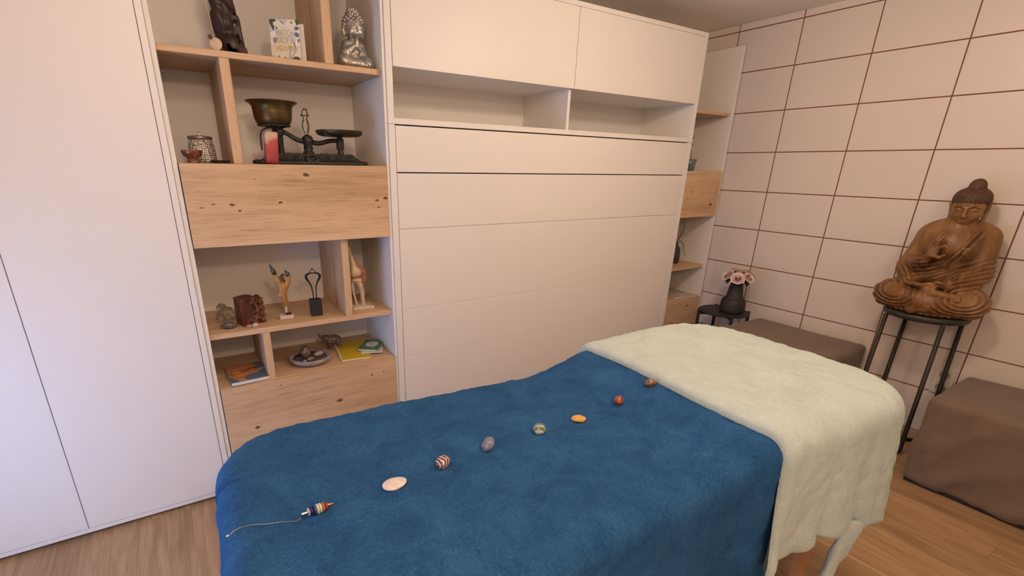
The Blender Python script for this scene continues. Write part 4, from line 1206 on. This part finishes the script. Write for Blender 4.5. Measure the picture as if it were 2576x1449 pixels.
# ------------------------------------------------------------------ second shelf: jar, bowl, dish, balance, tin
def hammered():
    m, nt, b = newmat('hammered_silvered_glass'); L = nt.links.new
    tc = N(nt, 'ShaderNodeTexCoord')
    vo = N(nt, 'ShaderNodeTexVoronoi'); vo.inputs['Scale'].default_value = 130; vo.inputs['Randomness'].default_value = .45; L(tc.outputs['Object'], vo.inputs['Vector'])
    cr = ramp(nt, vo.outputs['Distance'], [(.20, (.86, .84, .80)), (.42, (.62, .58, .53)), (.62, (.20, .15, .12))]); L(cr.outputs[0], b.inputs['Base Color'])
    b.inputs['Metallic'].default_value = .15; b.inputs['Roughness'].default_value = .15
    iv = N(nt, 'ShaderNodeMath', operation='SUBTRACT'); iv.inputs[0].default_value = 1; L(vo.outputs['Distance'], iv.inputs[1])
    bump(nt, b, iv.outputs[0], .8, .004); return m
def glass(name, col, rough=.03, alpha=.75):
    m, nt, b = newmat(name)
    b.inputs['Base Color'].default_value = (*col, 1); b.inputs['Roughness'].default_value = rough; b.inputs['Transmission Weight'].default_value = alpha; b.inputs['IOR'].default_value = 1.46
    return m
GMET = simple('grey_lid_metal', (.36, .32, .28), .3, .9)
jr = thing('glass_jar', 'hammered silvered glass jar with metal-rimmed lid on the left of the second shelf', 'jar', (-2.073, .140, Z2))
v, f = lathe([(0, .0), (.044, .0), (.0485, .003), (.0485, .012), (.0465, .045), (.0425, .072), (.0400, .084), (.038, .086), (0, .086)], 64)
mesh('jar_body', v, f, hammered(), jr, True, sharp=60)
v, f = lathe([(0, .086), (.041, .086), (.0435, .0885), (.0435, .094), (.041, .0965), (.030, .098), (0, .099)], 48); lid = mesh('lid', v, f, GMET, jr, True, sharp=45)
v, f = lathe([(0, .099), (.012, .099), (.009, .104), (.004, .110), (.0035, .114), (0, .116)], 24); mesh('knob', v, f, glass('clear_glass', (.9, .88, .85)), lid, True)

fb = thing('footed_bowl', 'small glossy red brown footed bowl in front of the glass jar', 'bowl', (-2.113, .056, Z2))
v, f = lathe([(0, 0), (.021, 0), (.0215, .004), (.018, .009), (.0165, .014), (.020, .018), (.030, .026), (.0355, .036), (.0358, .0445), (.0335, .0445), (.0325, .037), (.026, .029), (0, .024)], 48)
mesh('bowl_body', v, f, polished('brown_stone_bowl', [(.3, (.10, .028, .014)), (.55, (.20, .060, .030)), (.8, (.34, .13, .075))], 38, 1.5, .2), fb, True, sharp=60)
v, f = lathe([(0, 0), (.030, 0), (.033, .004), (.0345, .011), (.0325, .0115), (.030, .006), (0, .005)], 40)
o = mesh('dish', v, f, simple('black_dish', (.02, .014, .012), .35), None, True, loc=(-2.022, .062, Z2), sharp=50); tag(o, 'flat black dish beside the silvered jar', 'dish')

IRON = simple('cast_iron_green_black', (.030, .031, .028), .48, .35, nscale=70, nstr=.35, var=.35)
BRASS = simple('tarnished_brass', (.155, .105, .042), .38, .85, nscale=14, nstr=.12, var=.55)
PANM = simple('tarnished_plate', (.075, .058, .040), .45, .7, nscale=20, nstr=.15, var=.4)
SX, SY = -1.653, .152
bs_ = thing('balance_scale', 'antique cast iron balance scale with deep brass pan and flat plate', 'scale', (SX, SY, Z2))
def iron_base(X, Y, Z):
    B = Blob(X, Y, Z)
    # stepped, sloping plinth
    t = np.clip(Z / .045, 0, 1)
    hx = .222 - .055 * t; hy = .075 - .030 * t
    q0 = np.abs(X) - hx; q1 = np.abs(Y) - hy
    d = np.maximum(np.maximum(q0, q1), np.maximum(Z - .043, -Z)) * .85
    B.add(d, 0)
    B.add(B.bx((0, 0, .006), (.222, .078, .007), .003), .004)
    for sx in (-1, 1):
        for sy in (-1, 1): B.add(B.ell((sx * .212, sy * .070, .008), (.018, .014, .010)), .006)
    # beading and central rosette
    for i in range(25): B.add(B.ell((-.17 + .34 * i / 24, -.068, .018), (.004, .004, .004)), .001)
    for i in range(23): B.add(B.ell((-.16 + .32 * i / 22, -.046, .044), (.005, .005, .0035)), .001)
    for i in range(9):
        a = i / 9 * 2 * math.pi; B.add(B.ell((-.012 + .022 * math.cos(a), -.064 + .008 * math.sin(a), .026 + .014 * math.sin(a)), (.010, .008, .007)), .002)
    B.d += .0014 * np.sin(X * 140) * np.sin(Z * 210) * (np.abs(Y) > .03)
    return np.maximum(B.d, -Z + .0003)
sdf_obj('base', iron_base, (-.245, -.095, -.002), (.245, .095, .055), .0034, IRON, bs_)
v, f = lathe([(0, .040), (.026, .040), (.022, .052), (.016, .058), (.020, .066), (.017, .078), (.022, .086), (.0235, .10), (.020, .112), (.012, .118), (.006, .122), (0, .122)], 28)
mesh('column', v, f, IRON, bs_, True, loc=(-.010, 0, 0))
bp_ = [(-.150, 0, .130), (-.120, 0, .130), (-.095, 0, .124), (-.065, 0, .104), (-.040, 0, .094), (-.010, 0, .098), (.020, 0, .088), (.045, 0, .088), (.075, 0, .098), (.105, 0, .102), (.135, 0, .100)]
v, f = tube(bp_, [.007, .0085, .009, .0095, .010, .012, .010, .0095, .009, .009, .008], 12, smoothp=2)
bmo = mesh('beam', [(p[0], p[1] * .7, p[2]) for p in v], f, IRON, bs_, True)
def lyre(X, Y, Z):
    B = Blob(X, Y, Z)
    for sx in (-1, 1):
        B.add(B.path([(sx * .006, 0, .0), (sx * .011, 0, .014), (sx * .014, 0, .030), (sx * .011, 0, .044), (sx * .006, 0, .050), (sx * .008, 0, .062), (sx * .010, 0, .068)], .0021), .001)
        B.add(B.path([(sx * .009, 0, .068), (sx * .012, 0, .080), (sx * .007, 0, .090), (0, 0, .093)], .0019), .001)
        for p in ((sx * .015, 0, .070), (sx * .013, 0, .022), (sx * .0095, 0, .047)): B.add(B.ell(p, (.0034, .0034, .0034)), .001)
    B.add(B.cap((-.012, 0, .069), (.012, 0, .069), .0018), .001)
    B.add(B.cap((.006, .003, .0), (.0115, .003, .098), .0015), .001)
    B.add(B.ell((0, 0, .095), (.003, .003, .004)), .001)
    return B.d
sdf_obj('pointer_frame', lyre, (-.022, -.009, -.006), (.022, .009, .104), .0012, simple('rusty_brass', (.075, .045, .026), .5, .6), bs_, loc=(-.012, 0, .126))
# post and bracket below the brass pan, pan itself
PX = -.140
v, f = lathe([(0, .04), (.012, .04), (.012, .11), (.018, .118), (.018, .138), (.012, .143), (0, .143)], 20); mesh('post', v, f, IRON, bs_, True, loc=(PX + .018, 0, 0), sharp=50)
v, f = tube([(PX + .02, -.02, .138), (PX - .030, -.03, .140), (PX - .056, -.034, .128), (PX - .064, -.036, .105), (PX - .064, -.036, .052)], .0034, 8, smoothp=2); mesh('wire_bracket', v, f, IRON, bs_, True)
v, f = tube([(PX + .062 * math.cos(t), .062 * math.sin(t), .149) for t in np.linspace(0, 2 * math.pi, 33)], .0032, 8); mesh('pan_ring', v, f, IRON, bs_, True)
for a in (.5, 2.6, 4.2, 5.6):
    v, f = tube([(PX + .018, 0, .140), (PX + .062 * math.cos(a), .062 * math.sin(a), .149)], .003, 6); mesh('pan_arm', v, f, IRON, bs_, True)
v, f = lathe([(0, .1465), (.045, .1465), (.058, .150), (.067, .158), (.073, .175), (.0755, .200), (.0775, .218), (.086, .228), (.0985, .2345), (.1000, .237), (.098, .2382), (.085, .232), (.0750, .220), (.072, .198), (.068, .172), (.060, .158), (0, .152)], 64)
mesh('brass_pan', v, f, BRASS, bs_, True, loc=(PX, 0, 0), sharp=60)
QX = .130
v, f = lathe([(0, .038), (.018, .038), (.014, .048), (.011, .058), (.014, .066), (0, .066)], 20); mesh('post', v, f, IRON, bs_, True, loc=(QX, 0, 0))
mobj('knife_box', box_me(.030, .026, .042, .003), IRON, bs_, loc=(QX, 0, .088))
v, f = lathe([(0, .108), (.012, .108), (.012, .120), (0, .120)], 16); mesh('plate_stem', v, f, IRON, bs_, True, loc=(QX, 0, 0), sharp=50)
v, f = lathe([(0, .119), (.078, .119), (.092, .123), (.099, .131), (.1005, .141), (.0985, .142), (.094, .132), (.085, .127), (0, .126)], 56); mesh('flat_plate', v, f, PANM, bs_, True, loc=(QX, 0, .0), sharp=50)
v, f = tube([(QX - .085, -.060, .132), (QX - .075, -.066, .118), (QX - .03, -.07, .112), (QX, -.02, .112)], .003, 8, smoothp=2); mesh('plate_wire', v, f, IRON, bs_, True)

def tin_mat():
    m, nt, b = newmat('red_printed_tin'); L = nt.links.new
    tc = N(nt, 'ShaderNodeTexCoord'); sp = N(nt, 'ShaderNodeSeparateXYZ'); L(tc.outputs['Object'], sp.inputs[0])
    n = N(nt, 'ShaderNodeTexNoise'); n.inputs['Scale'].default_value = 55; n.inputs['Detail'].default_value = 4; L(tc.outputs['Object'], n.inputs['Vector'])
    a = N(nt, 'ShaderNodeMath', operation='MULTIPLY_ADD'); a.inputs[1].default_value = .035; L(n.outputs[0], a.inputs[0]); L(sp.outputs['Z'], a.inputs[2])
    b2 = N(nt, 'ShaderNodeMath', operation='MULTIPLY_ADD'); b2.inputs[1].default_value = -.55; L(sp.outputs['X'], b2.inputs[0]); L(a.outputs[0], b2.inputs[2])
    mr = N(nt, 'ShaderNodeMapRange'); mr.inputs['From Min'].default_value = -.06; mr.inputs['From Max'].default_value = .10; L(b2.outputs[0], mr.inputs['Value'])
    cr = ramp(nt, mr.outputs[0], [(0.0, (.20, .020, .022)), (.30, (.34, .032, .042)), (.60, (.42, .055, .062)), (.68, (.56, .30, .20)), (.80, (.55, .40, .28)), (.90, (.48, .36, .32)), (.93, (.22, .18, .21))])
    L(cr.outputs[0], b.inputs['Base Color']); b.inputs['Roughness'].default_value = .4; return m
v, f = rbox(.050, .030, .118, .006, (10, 8, 12))
o = mesh('tin', v, f, tin_mat(), None, True, loc=(-1.834, .042, Z2 + .0612), rot=(0, math.radians(4), 0)); tag(o, 'upright red and cream printed tin in front of the balance scale', 'tin')

# ------------------------------------------------------------------ third shelf
sg = thing('glass_knot', 'smoky clear glass knot ornament at the left of the third shelf', 'ornament', (-2.086, .205, Z3))
def knot(X, Y, Z):
    B = Blob(X, Y, Z)
    for c, R, tilt, ph in (((0, 0, .030), .022, .25, 0.3), ((.004, 0, .048), .019, -.5, 1.4)):
        pts = []
        for t in np.linspace(0, 2 * math.pi, 15):
            x, y = R * 1.15 * math.cos(t + ph), R * .8 * math.sin(t + ph); z = .012 * math.sin(2 * t) + x * math.sin(tilt)
            pts.append((c[0] + x, c[1] + y, c[2] + z))
        B.add(B.path(pts, .0135, .004), .004)
    B.add(B.cap((0, 0, .06), (.002, 0, .072), .012, .007), .01)
    return np.maximum(B.d, -Z + .0005)
sdf_obj('glass_body', knot, (-.055, -.045, -.002), (.055, .045, .09), .0022, glass('smoky_glass', (.62, .58, .52), .04, .85), sg)

RK = polished('grey_veined_rock', [(.30, (.05, .048, .045)), (.50, (.11, .105, .10)), (.60, (.17, .16, .15)), (.66, (.42, .40, .38))], 60, 2.5, .45)
stone('rock', 'dark grey rock with white veins in front of the glass knot', 'rock', -2.085, .085, (.062, .040, .036), RK, 81, .1, .7, 0, z=Z3)
PKS = polished('pink_quartz', [(.3, (.36, .22, .17)), (.6, (.48, .32, .26)), (.8, (.56, .42, .36))], 50, 1, .4)
PKS2 = polished('cream_quartz', [(.3, (.50, .36, .29)), (.6, (.60, .47, .39)), (.8, (.68, .56, .48))], 50, 1, .4)
stone('quartz', 'small rosy brown stone chip by the carved wood block', 'stone', -2.010, .056, (.022, .020, .017), PKS, 91, .2, .6, 0, z=Z3)
stone('quartz', 'small pale cream stone chip by the carved wood block', 'stone', -1.984, .058, (.032, .022, .020), PKS2, 93, .1, .6, 0, z=Z3)

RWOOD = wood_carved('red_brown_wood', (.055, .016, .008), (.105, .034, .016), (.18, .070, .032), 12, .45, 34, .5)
def woodblock(X, Y, Z):
    B = Blob(X, Y, Z)
    B.add(B.bx((-.018, 0, .062), (.034, .036, .062), .002), 0)
    B.add(B.bx((.018, .004, .056), (.032, .034, .056), .006), .004)
    rough = np.clip((X + .008) / .012, 0, 1)
    B.d += rough * (.0045 * np.sin(X * 150 + Z * 90) * np.cos(Z * 130 - Y * 100) + .0035 * np.sin(X * 260 - Z * 210 + Y * 120))
    # carved face: brow, nose, mouth
    B.add(B.path([(-.004, -.036, .096), (.016, -.036, .100), (.036, -.028, .094)], .006), .004)
    B.add(B.path([(.014, -.036, .090), (.016, -.044, .062)], [.005, .009]), .004)
    B.add(B.path([(-.006, -.040, .020), (.004, -.040, .010)], [.010, .012]), .004)
    B.cut(B.ell((.004, -.042, .080), (.007, .010, .006)), .003); B.cut(B.ell((.028, -.038, .080), (.007, .010, .006)), .003)
    B.cut(B.path([(.004, -.042, .044), (.030, -.038, .044)], .0045), .003)
    B.cut(B.ell((.022, -.040, .008), (.010, .018, .014)), .004)
    # sloping top
    B.d = np.maximum(B.d, (Z - .124 + .10 * np.abs(X + .010)) * .9)
    return np.maximum(B.d, -Z + .0005)
wbk = thing('wood_block', 'red brown wood block with a roughly carved face on the third shelf', 'wood block', (-1.990, .125, Z3), math.radians(14))
sdf_obj('carved_block', woodblock, (-.062, -.058, -.002), (.062, .050, .135), .0028, RWOOD, wbk)

ANT = wood_carved('antler_yellow', (.24, .11, .03), (.40, .20, .055), (.50, .29, .10), 18, .45, 60, .4)
ANTD = simple('antler_dark_tip', (.060, .048, .034), .4, nscale=80, nstr=.3, var=.4)
CREAMB = simple('cream_block', (.66, .54, .44), .55, nscale=60, nstr=.1)
al_ = thing('antler_sculpture', 'forked antler sculpture on a small cream block, third shelf', 'sculpture', (-1.842, .125, Z3), math.radians(-3))
mobj('base', box_me(.060, .042, .018, .002), CREAMB, al_, loc=(0, 0, .009))
def antler(X, Y, Z):
    B = Blob(X, Y, Z)
    B.add(B.path([(.004, 0, .058), (.000, 0, .082), (-.004, 0, .115), (-.002, 0, .145)], [.015, .014, .0165, .019], .006), 0)
    B.add(B.path([(-.006, 0, .140), (-.018, 0, .175), (-.027, 0, .205)], [.017, .013, .010], .006), .008)
    B.add(B.path([(.006, 0, .140), (.020, 0, .165), (.027, 0, .195)], [.016, .013, .010], .006), .008)
    B.add(B.path([(-.010, -.002, .098), (-.024, -.004, .112)], [.007, .005]), .005)
    B.d += .0008 * np.sin(X * 400 + Z * 60)
    return np.maximum(B.d, (.058 - Z) + .2 * X)
sdf_obj('antler_body', antler, (-.05, -.03, .045), (.05, .03, .22), .0022, ANT, al_)
v, f = tube([(-.026, 0, .203), (-.033, 0, .225), (-.044, 0, .253)], [.0105, .0095, .0012], 10); mesh('dark_tip', v, f, ANTD, al_, True)
v, f = tube([(.0268, 0, .193), (.026, 0, .206), (.016, 0, .222)], [.0105, .0098, .0015], 10); mesh('dark_tip', v, f, ANTD, al_, True)
v, f = tube([(.012, -.002, .205), (.004, -.002, .200), (-.003, -.002, .188), (.002, -.002, .174), (.012, -.002, .170), (.020, -.002, .176), (.022, -.001, .186)], [.004, .008, .009, .009, .008, .007, .004], 10, smoothp=2); mesh('dark_hook', v, f, ANTD, al_, True)
v, f = tube([(-.030, -.010, .203), (-.018, -.013, .204), (-.010, -.012, .199), (-.006, -.01, .188), (.0, -.01, .172), (.008, -.01, .166)], .0013, 6, smoothp=1); mesh('wire', v, f, SILVER, al_, True)
v, f = tube([(.002, 0, .017), (.003, 0, .064)], [.006, .0055], 10); mesh('peg', v, f, CREAMB, al_, True)
o = stone('pebble', None, None, 0, 0, (.030, .020, .013), simple('black_pebble', (.02, .014, .013), .3), 101, .2, .2, z=0); o.parent = al_; o.location = (.010, -.010, .018)

hp_ = thing('metal_sculpture', 'black looped metal figure on a tall black block, third shelf', 'sculpture', (-1.708, .115, Z3), math.radians(-5))
mobj('block', box_me(.050, .048, .076, .0015), BLACK, hp_, loc=(0, 0, .038))
MET = simple('blackened_steel', (.028, .020, .017), .4, .6, nscale=60, nstr=.2)
for sx in (-1, 1):
    v, f = tube([(sx * .006, 0, .074), (sx * .0075, 0, .110), (sx * .0105, 0, .140), (sx * .020, 0, .160), (sx * .030, 0, .176), (sx * .031, 0, .188), (sx * .024, 0, .196), (sx * .010, 0, .199), (0, 0, .199)],
                [.0026, .0026, .003, .004, .0058, .0060, .0045, .003, .0026], 10, smoothp=2); mesh('loop_rod', v, f, MET, hp_, True)
    v, f = tube([(sx * .016, 0, .198), (sx * .012, 0, .204), (0, 0, .220)], .0019, 8); mesh('crown_wire', v, f, MET, hp_, True)

BONE = simple('bone_plastic', (.62, .49, .35), .4, nscale=40, nstr=.15, var=.12); MUSC = simple('tendon_plastic', (.34, .145, .085), .4, nscale=40, nstr=.15, var=.15)
kn_ = thing('knee_model', 'anatomical knee joint model on a cream base beside the divider', 'model', (-1.480, .140, Z3), math.radians(-4))
mobj('base', box_me(.108, .100, .014, .002), CREAMB, kn_, loc=(0, 0, .007))
def femur(X, Y, Z):
    B = Blob(X, Y, Z)
    B.add(B.path([(-.044, .0, .297), (-.034, 0, .250), (-.024, 0, .200)], [.0065, .011, .015], .005), 0)
    B.add(B.ell((-.029, -.006, .176), (.018, .022, .022)), .012); B.add(B.ell((-.008, -.004, .178), (.018, .022, .022)), .012)
    B.cut(B.path([(-.014, -.030, .196), (-.018, -.030, .160)], .004), .004)
    return B.d
def tibia(X, Y, Z):
    B = Blob(X, Y, Z)
    B.add(B.ell((-.014, 0, .140), (.028, .022, .013)), 0)
    B.add(B.path([(-.010, 0, .135), (.000, 0, .110), (.008, 0, .070), (.009, 0, .022)], [.018, .014, .0105, .0105], .008), .010)
    B.add(B.path([(-.036, .002, .122), (-.036, .002, .095), (-.030, .0, .050), (-.022, -.004, .014)], [.0085, .0065, .0055, .0055], .003), .003)
    return np.maximum(B.d, -(Z - .0135))
sdf_obj('femur', femur, (-.062, -.035, .145), (.02, .03, .31), .0022, BONE, kn_)
sdf_obj('tibia', tibia, (-.056, -.035, .010), (.03, .03, .16), .0022, BONE, kn_)
def tendon(X, Y, Z):
    B = Blob(X, Y, Z)
    B.add(B.path([(-.038, .010, .290), (-.020, .006, .245), (-.002, .0, .205), (.014, -.004, .180), (.017, -.004, .150), (.012, -.002, .110), (.010, -.004, .085)], [.002, .006, .009, .017, .015, .008, .003], .008), 0)
    return B.d
sdf_obj('tendon', tendon, (-.05, -.03, .075), (.045, .03, .30), .0022, MUSC, kn_)
v, f = rbox(.044, .038, .007, .003, (8, 8, 4)); mesh('meniscus', v, f, MUSC, kn_, True, loc=(-.016, 0, .1535))
v, f = lathe([(0, .013), (.010, .013), (.010, .020), (0, .020)], 16); mesh('peg', v, f, CREAMB, kn_, True, loc=(.011, -.004, 0), sharp=40)

# ------------------------------------------------------------------ lowest open shelf
PAPER = simple('page_paper', (.74, .66, .58), .8, nscale=300, nstr=.3)
def book(label, loc, rz, w, d, h, cover, spiral=False, cat='book', nm='book'):
    t = thing(nm, label, cat, loc, rz)
    mobj('pages', box_me(w - .004, d - .004, h - .002, .0004), PAPER, t, loc=(0, 0, h / 2))
    mobj('cover', box_me(w, d, .0012, .0003), cover, t, loc=(0, 0, h - .0006))
    mobj('back_cover', box_me(w, d, .0012, .0003), cover, t, loc=(0, 0, .0006))
    if spiral:
        for i in range(26):
            y = -d / 2 + .012 + i * (d - .024) / 25
            v, f = tube([(-w / 2 + .004 + .0055 * math.cos(a), y + .0012 * a / 6, h / 2 + (h / 2 + .003) * math.sin(a)) for a in np.linspace(0, 2 * math.pi, 9)], .0007, 5, cap=False)
            mesh('spiral_ring', v, f, WHITE, t, True)
    return t
def cover_blocks():
    m, nt, b = newmat('orange_blue_cover'); L = nt.links.new
    tc = N(nt, 'ShaderNodeTexCoord')
    n = N(nt, 'ShaderNodeTexNoise'); n.inputs['Scale'].default_value = 9; n.inputs['Detail'].default_value = 1; mp = N(nt, 'ShaderNodeMapping'); mp.inputs['Location'].default_value = (3.3, 1.2, 0); L(tc.outputs['Object'], mp.inputs[0]); L(mp.outputs[0], n.inputs['Vector'])
    cr = ramp(nt, n.outputs[0], [(.455, (.085, .13, .20)), (.46, (.52, .22, .10)), (.60, (.52, .22, .10)), (.605, (.56, .36, .27))]); cr.color_ramp.interpolation = 'CONSTANT'
    L(cr.outputs[0], b.inputs['Base Color']); b.inputs['Roughness'].default_value = .5; return m
ob = book('thick orange and blue patterned book on the lowest shelf', (-2.046, .118, Z4), math.radians(3), .156, .200, .017, simple('slate_blue_cover', (.10, .15, .22), .5))
ORG = simple('orange_print', (.50, .20, .085), .5); PNK = simple('peach_print', (.56, .33, .24), .5)
cov = [c for c in ob.children if c.name.startswith('cover')][0]
def decal(nm, pts, mat, parent, z): return mesh(nm, [(x, y, z) for x, y in pts], [tuple(range(len(pts)))], mat, parent)
decal('printed_shape', [(-.074, .098), (.035, .098), (.052, .060), (.030, .012), (.050, -.020), (.020, -.034), (-.012, -.048), (-.020, -.080), (-.050, -.078), (-.064, -.052), (-.075, -.030)], ORG, cov, .0008)
decal('printed_shape', [(-.050, -.078), (-.020, -.080), (-.006, -.098), (-.040, -.098)], PNK, cov, .0008)
decal('printed_shape', [(.040, .005), (.077, .020), (.077, .006), (.046, -.010)], PNK, cov, .0009)
cd_ = mobj('note_card', box_me(.092, .090, .0014, .0003), simple('orange_card', (.56, .235, .10), .5), None, loc=(-2.052, .130, Z4 + .0178), rot=(0, 0, math.radians(9))); tag(cd_, 'orange note card lying on the patterned book', 'card')
COP = simple('rose_copper', (.55, .26, .16), .25, 1.0)
pe = thing('pen', 'copper pen lying on the orange card', 'pen', (-2.052, .125, Z4 + .0186), math.radians(24))
v, f = tube([(-.058, 0, .0042), (-.050, 0, .0042), (-.02, 0, .0042), (.05, 0, .0042), (.060, 0, .0042)], [.0022, .0040, .0042, .0038, .001], 12); mesh('barrel', v, f, COP, pe, True)
v, f = tube([(-.058, .003, .0042), (-.066, .004, .0055), (-.060, .008, .0055), (-.054, .004, .0050)], .0016, 8, smoothp=1); mesh('clip', v, f, COP, pe, True)

CER = polished('lilac_grey_ceramic', [(.3, (.22, .18, .185)), (.55, (.30, .25, .255)), (.8, (.38, .33, .33))], 20, .8, .3)
CERD = simple('ceramic_dark_glaze', (.085, .075, .085), .3, nscale=30, nstr=.1, var=.3)
BX, BY = -1.752, .150
bo = thing('stone_dish', 'shallow lilac grey ceramic dish holding crystals on the lowest shelf', 'dish', (BX, BY, Z4))
v, f = lathe([(0, 0), (.070, 0), (.086, .005), (.098, .014), (.102, .023), (.0995, .031), (.092, .034), (.086, .031), (.080, .022), (.060, .014), (0, .012)], 64)
mesh('dish_body', v, f, CER, bo, True)
v, f = lathe([(0, .0122), (.058, .0138), (.078, .0205), (.0785, .0215), (.058, .0150), (0, .0134)], 56); mesh('glazed_inside', v, f, CERD, bo, True)
QZ = polished('smoky_quartz', [(.3, (.12, .085, .065)), (.55, (.20, .15, .12)), (.8, (.34, .28, .24))], 40, 1.5, .3)
QZ2 = polished('milky_quartz', [(.3, (.36, .29, .23)), (.6, (.46, .38, .31)), (.8, (.56, .48, .41))], 40, 1, .35)
G4 = 'crystals in the ceramic dish'
stone('crystal', 'large smoky brown crystal standing in the ceramic dish', 'crystal', BX - .016, BY + .022, (.056, .046, .068), QZ, 111, .5, .7, 0, z=Z4 + .015, group=G4)
stone('crystal', 'milky crystal at the right of the ceramic dish', 'crystal', BX + .044, BY + .012, (.046, .030, .026), QZ2, 121, .3, .5, .1, z=Z4 + .0165, group=G4)
stone('crystal', 'angular brownish crystal at the front of the ceramic dish', 'crystal', BX - .004, BY - .034, (.040, .026, .024), QZ, 131, .2, .8, 0, z=Z4 + .015, group=G4)
stone('crystal', 'tiny pale crystal at the front edge of the ceramic dish', 'crystal', BX - .036, BY - .040, (.026, .020, .014), QZ2, 141, .9, .7, 0, z=Z4 + .015, group=G4)

def animal(X, Y, Z):
    B = Blob(X, Y, Z)
    B.add(B.ell((.010, 0, .046), (.040, .026, .026)), 0)
    B.add(B.ell((-.030, -.004, .058), (.018, .016, .017)), .014)
    B.add(B.path([(-.040, -.006, .062), (-.056, -.008, .066), (-.060, -.008, .080)], [.010, .007, .0055], .004), .006)
    for sx in (-.012, .034):
        for sy in (-.013, .013): B.add(B.cap((sx, sy, .034), (sx, sy, .004), .012, .011), .008)
    B.add(B.ell((-.026, -.018, .056), (.012, .004, .015)), .004); B.add(B.ell((-.026, .014, .056), (.012, .004, .015)), .004)
    return np.maximum(B.d, -Z + .0005)
an_ = thing('elephant_figurine', 'small grey brown stone elephant figurine behind the ceramic dish', 'figurine', (-1.606, .285, Z4), math.radians(-12))
sdf_obj('stone_body', animal, (-.075, -.04, -.002), (.065, .04, .10), .0024, polished('elephant_stone', [(.3, (.10, .065, .052)), (.55, (.17, .115, .09)), (.8, (.26, .19, .155))], 30, 1.5, .35), an_)

nb = book('yellow spiral notebook at the right of the lowest shelf', (-1.532, .185, Z4), math.radians(-8), .148, .265, .009, simple('yellow_cover', (.62, .44, .015), .5), True, 'notebook', 'notebook')
gb = book('green booklet with a white hexagon lying on the yellow notebook', (-1.430, .170, Z4 + .0125), math.radians(-38), .105, .150, .010, polished('green_cover', [(.3, (.018, .11, .020)), (.55, (.05, .20, .03)), (.75, (.16, .32, .05))], 14, 1, .4), False, 'booklet', 'booklet')
wb2 = book('thin white booklet under the green booklet', (-1.436, .150, Z4 + .0105) , math.radians(-20), .110, .150, .0018, simple('white_cover', (.72, .68, .68), .5), False, 'booklet', 'booklet')
cov = [c for c in gb.children if c.name.startswith('cover')][0]
hexp = [(-.034, 0), (-.022, .036), (.022, .036), (.034, 0), (.022, -.036), (-.022, -.036)]
decal('hexagon_label', [(x, y + .006) for x, y in hexp], simple('label_white', (.70, .70, .70), .5), cov, .0008)
for i, w in enumerate((.030, .024, .016)): decal('label_line', [(-w / 2 - .004, .018 - i * .009), (w / 2 - .004, .018 - i * .009), (w / 2 - .004, .0155 - i * .009), (-w / 2 - .004, .0155 - i * .009)], simple('label_ink_%d' % i, (.12, .16, .30), .5), cov, .0011)

# ------------------------------------------------------------------ narrow shelf unit by the tiled wall
ov = thing('orchid_vase', 'dark vase with a white blossom twig in the narrow shelf unit', 'vase', (1.020, .215, Z3))
v, f = lathe([(0, 0), (.040, 0), (.044, .004), (.046, .05), (.042, .10), (.030, .128), (.020, .138), (.022, .152), (.018, .152), (.016, .14), (0, .13)], 40)
mesh('vase_body', v, f, simple('dark_taupe_ceramic', (.045, .034, .032), .5, nscale=60, nstr=.15), ov, True)
TWIG = simple('twig_bark', (.05, .028, .018), .7); BLS = simple('blossom_white', (.70, .58, .50), .6)
for pts, fl_ in (([(0, 0, .14), (.030, -.01, .20), (.052, -.02, .25), (.035, -.02, .30), (.030, -.02, .36)], [(.052, -.02, .258), (.070, -.026, .245), (.040, -.02, .285), (.060, -.016, .232), (.088, -.03, .23)]),
                 ([(0, 0, .14), (.04, -.01, .17), (.070, -.02, .14), (.085, -.024, .085), (.100, -.03, .05)], [(.072, -.02, .150), (.086, -.024, .130), (.078, -.02, .118)])):
    v, f = tube(pts, [.003, .0026, .0022, .0018, .001], 7, smoothp=2); mesh('twig', v, f, TWIG, ov, True)
    for p in fl_:
        prt = []
        for i in range(5):
            M = Matrix.Rotation(i * 1.2566, 3, 'Y') @ Matrix.Rotation(.5, 3, 'X')
            prt.append(move(leafmesh(.011, .005), (0, 0, 0), M))
        mesh('blossom', *join(*prt), BLS, ov, True, loc=p, rot=(.3, 0, .6))
mg = thing('magazine', 'magazine lying on the base of the narrow shelf unit', 'magazine', (1.055, .190, Z4), math.radians(-14))
mobj('pages', box_me(.20, .27, .006, .0005), PAPER, mg, loc=(0, 0, .003)); mobj('cover', box_me(.202, .272, .0008, .0), polished('magazine_cover', [(.35, (.30, .22, .17)), (.5, (.55, .47, .40)), (.65, (.62, .56, .50))], 9, 1, .35), mg, loc=(0, 0, .0066))
tv = thing('teal_glass_vase', 'small grey teal glass vase with white sprig on the upper right shelf', 'vase', (.912, .125, Z2))
v, f = lathe([(0, 0), (.030, 0), (.036, .012), (.040, .040), (.046, .075), (.042, .076), (.036, .042), (.030, .016), (0, .010)], 32); mesh('vase_body', v, f, simple('teal_glaze', (.12, .16, .17), .25, nscale=40, nstr=.2, var=.3), tv, True)
v, f = tube([(0, 0, .012), (.004, 0, .10), (.0, .0, .17), (.006, .0, .23)], .002, 6, smoothp=1); mesh('sprig_stem', v, f, LEAF, tv, True)
for i in range(9):
    bm = bmesh.new(); bmesh.ops.create_icosphere(bm, subdivisions=2, radius=.007); me = bpy.data.meshes.new('sprig_bud'); bm.to_mesh(me); bm.free()
    mobj('sprig_bud', me, BLS, tv, True, loc=(.010 * math.sin(i * 2.1), .008 * math.cos(i * 1.7), .115 + .0135 * i))
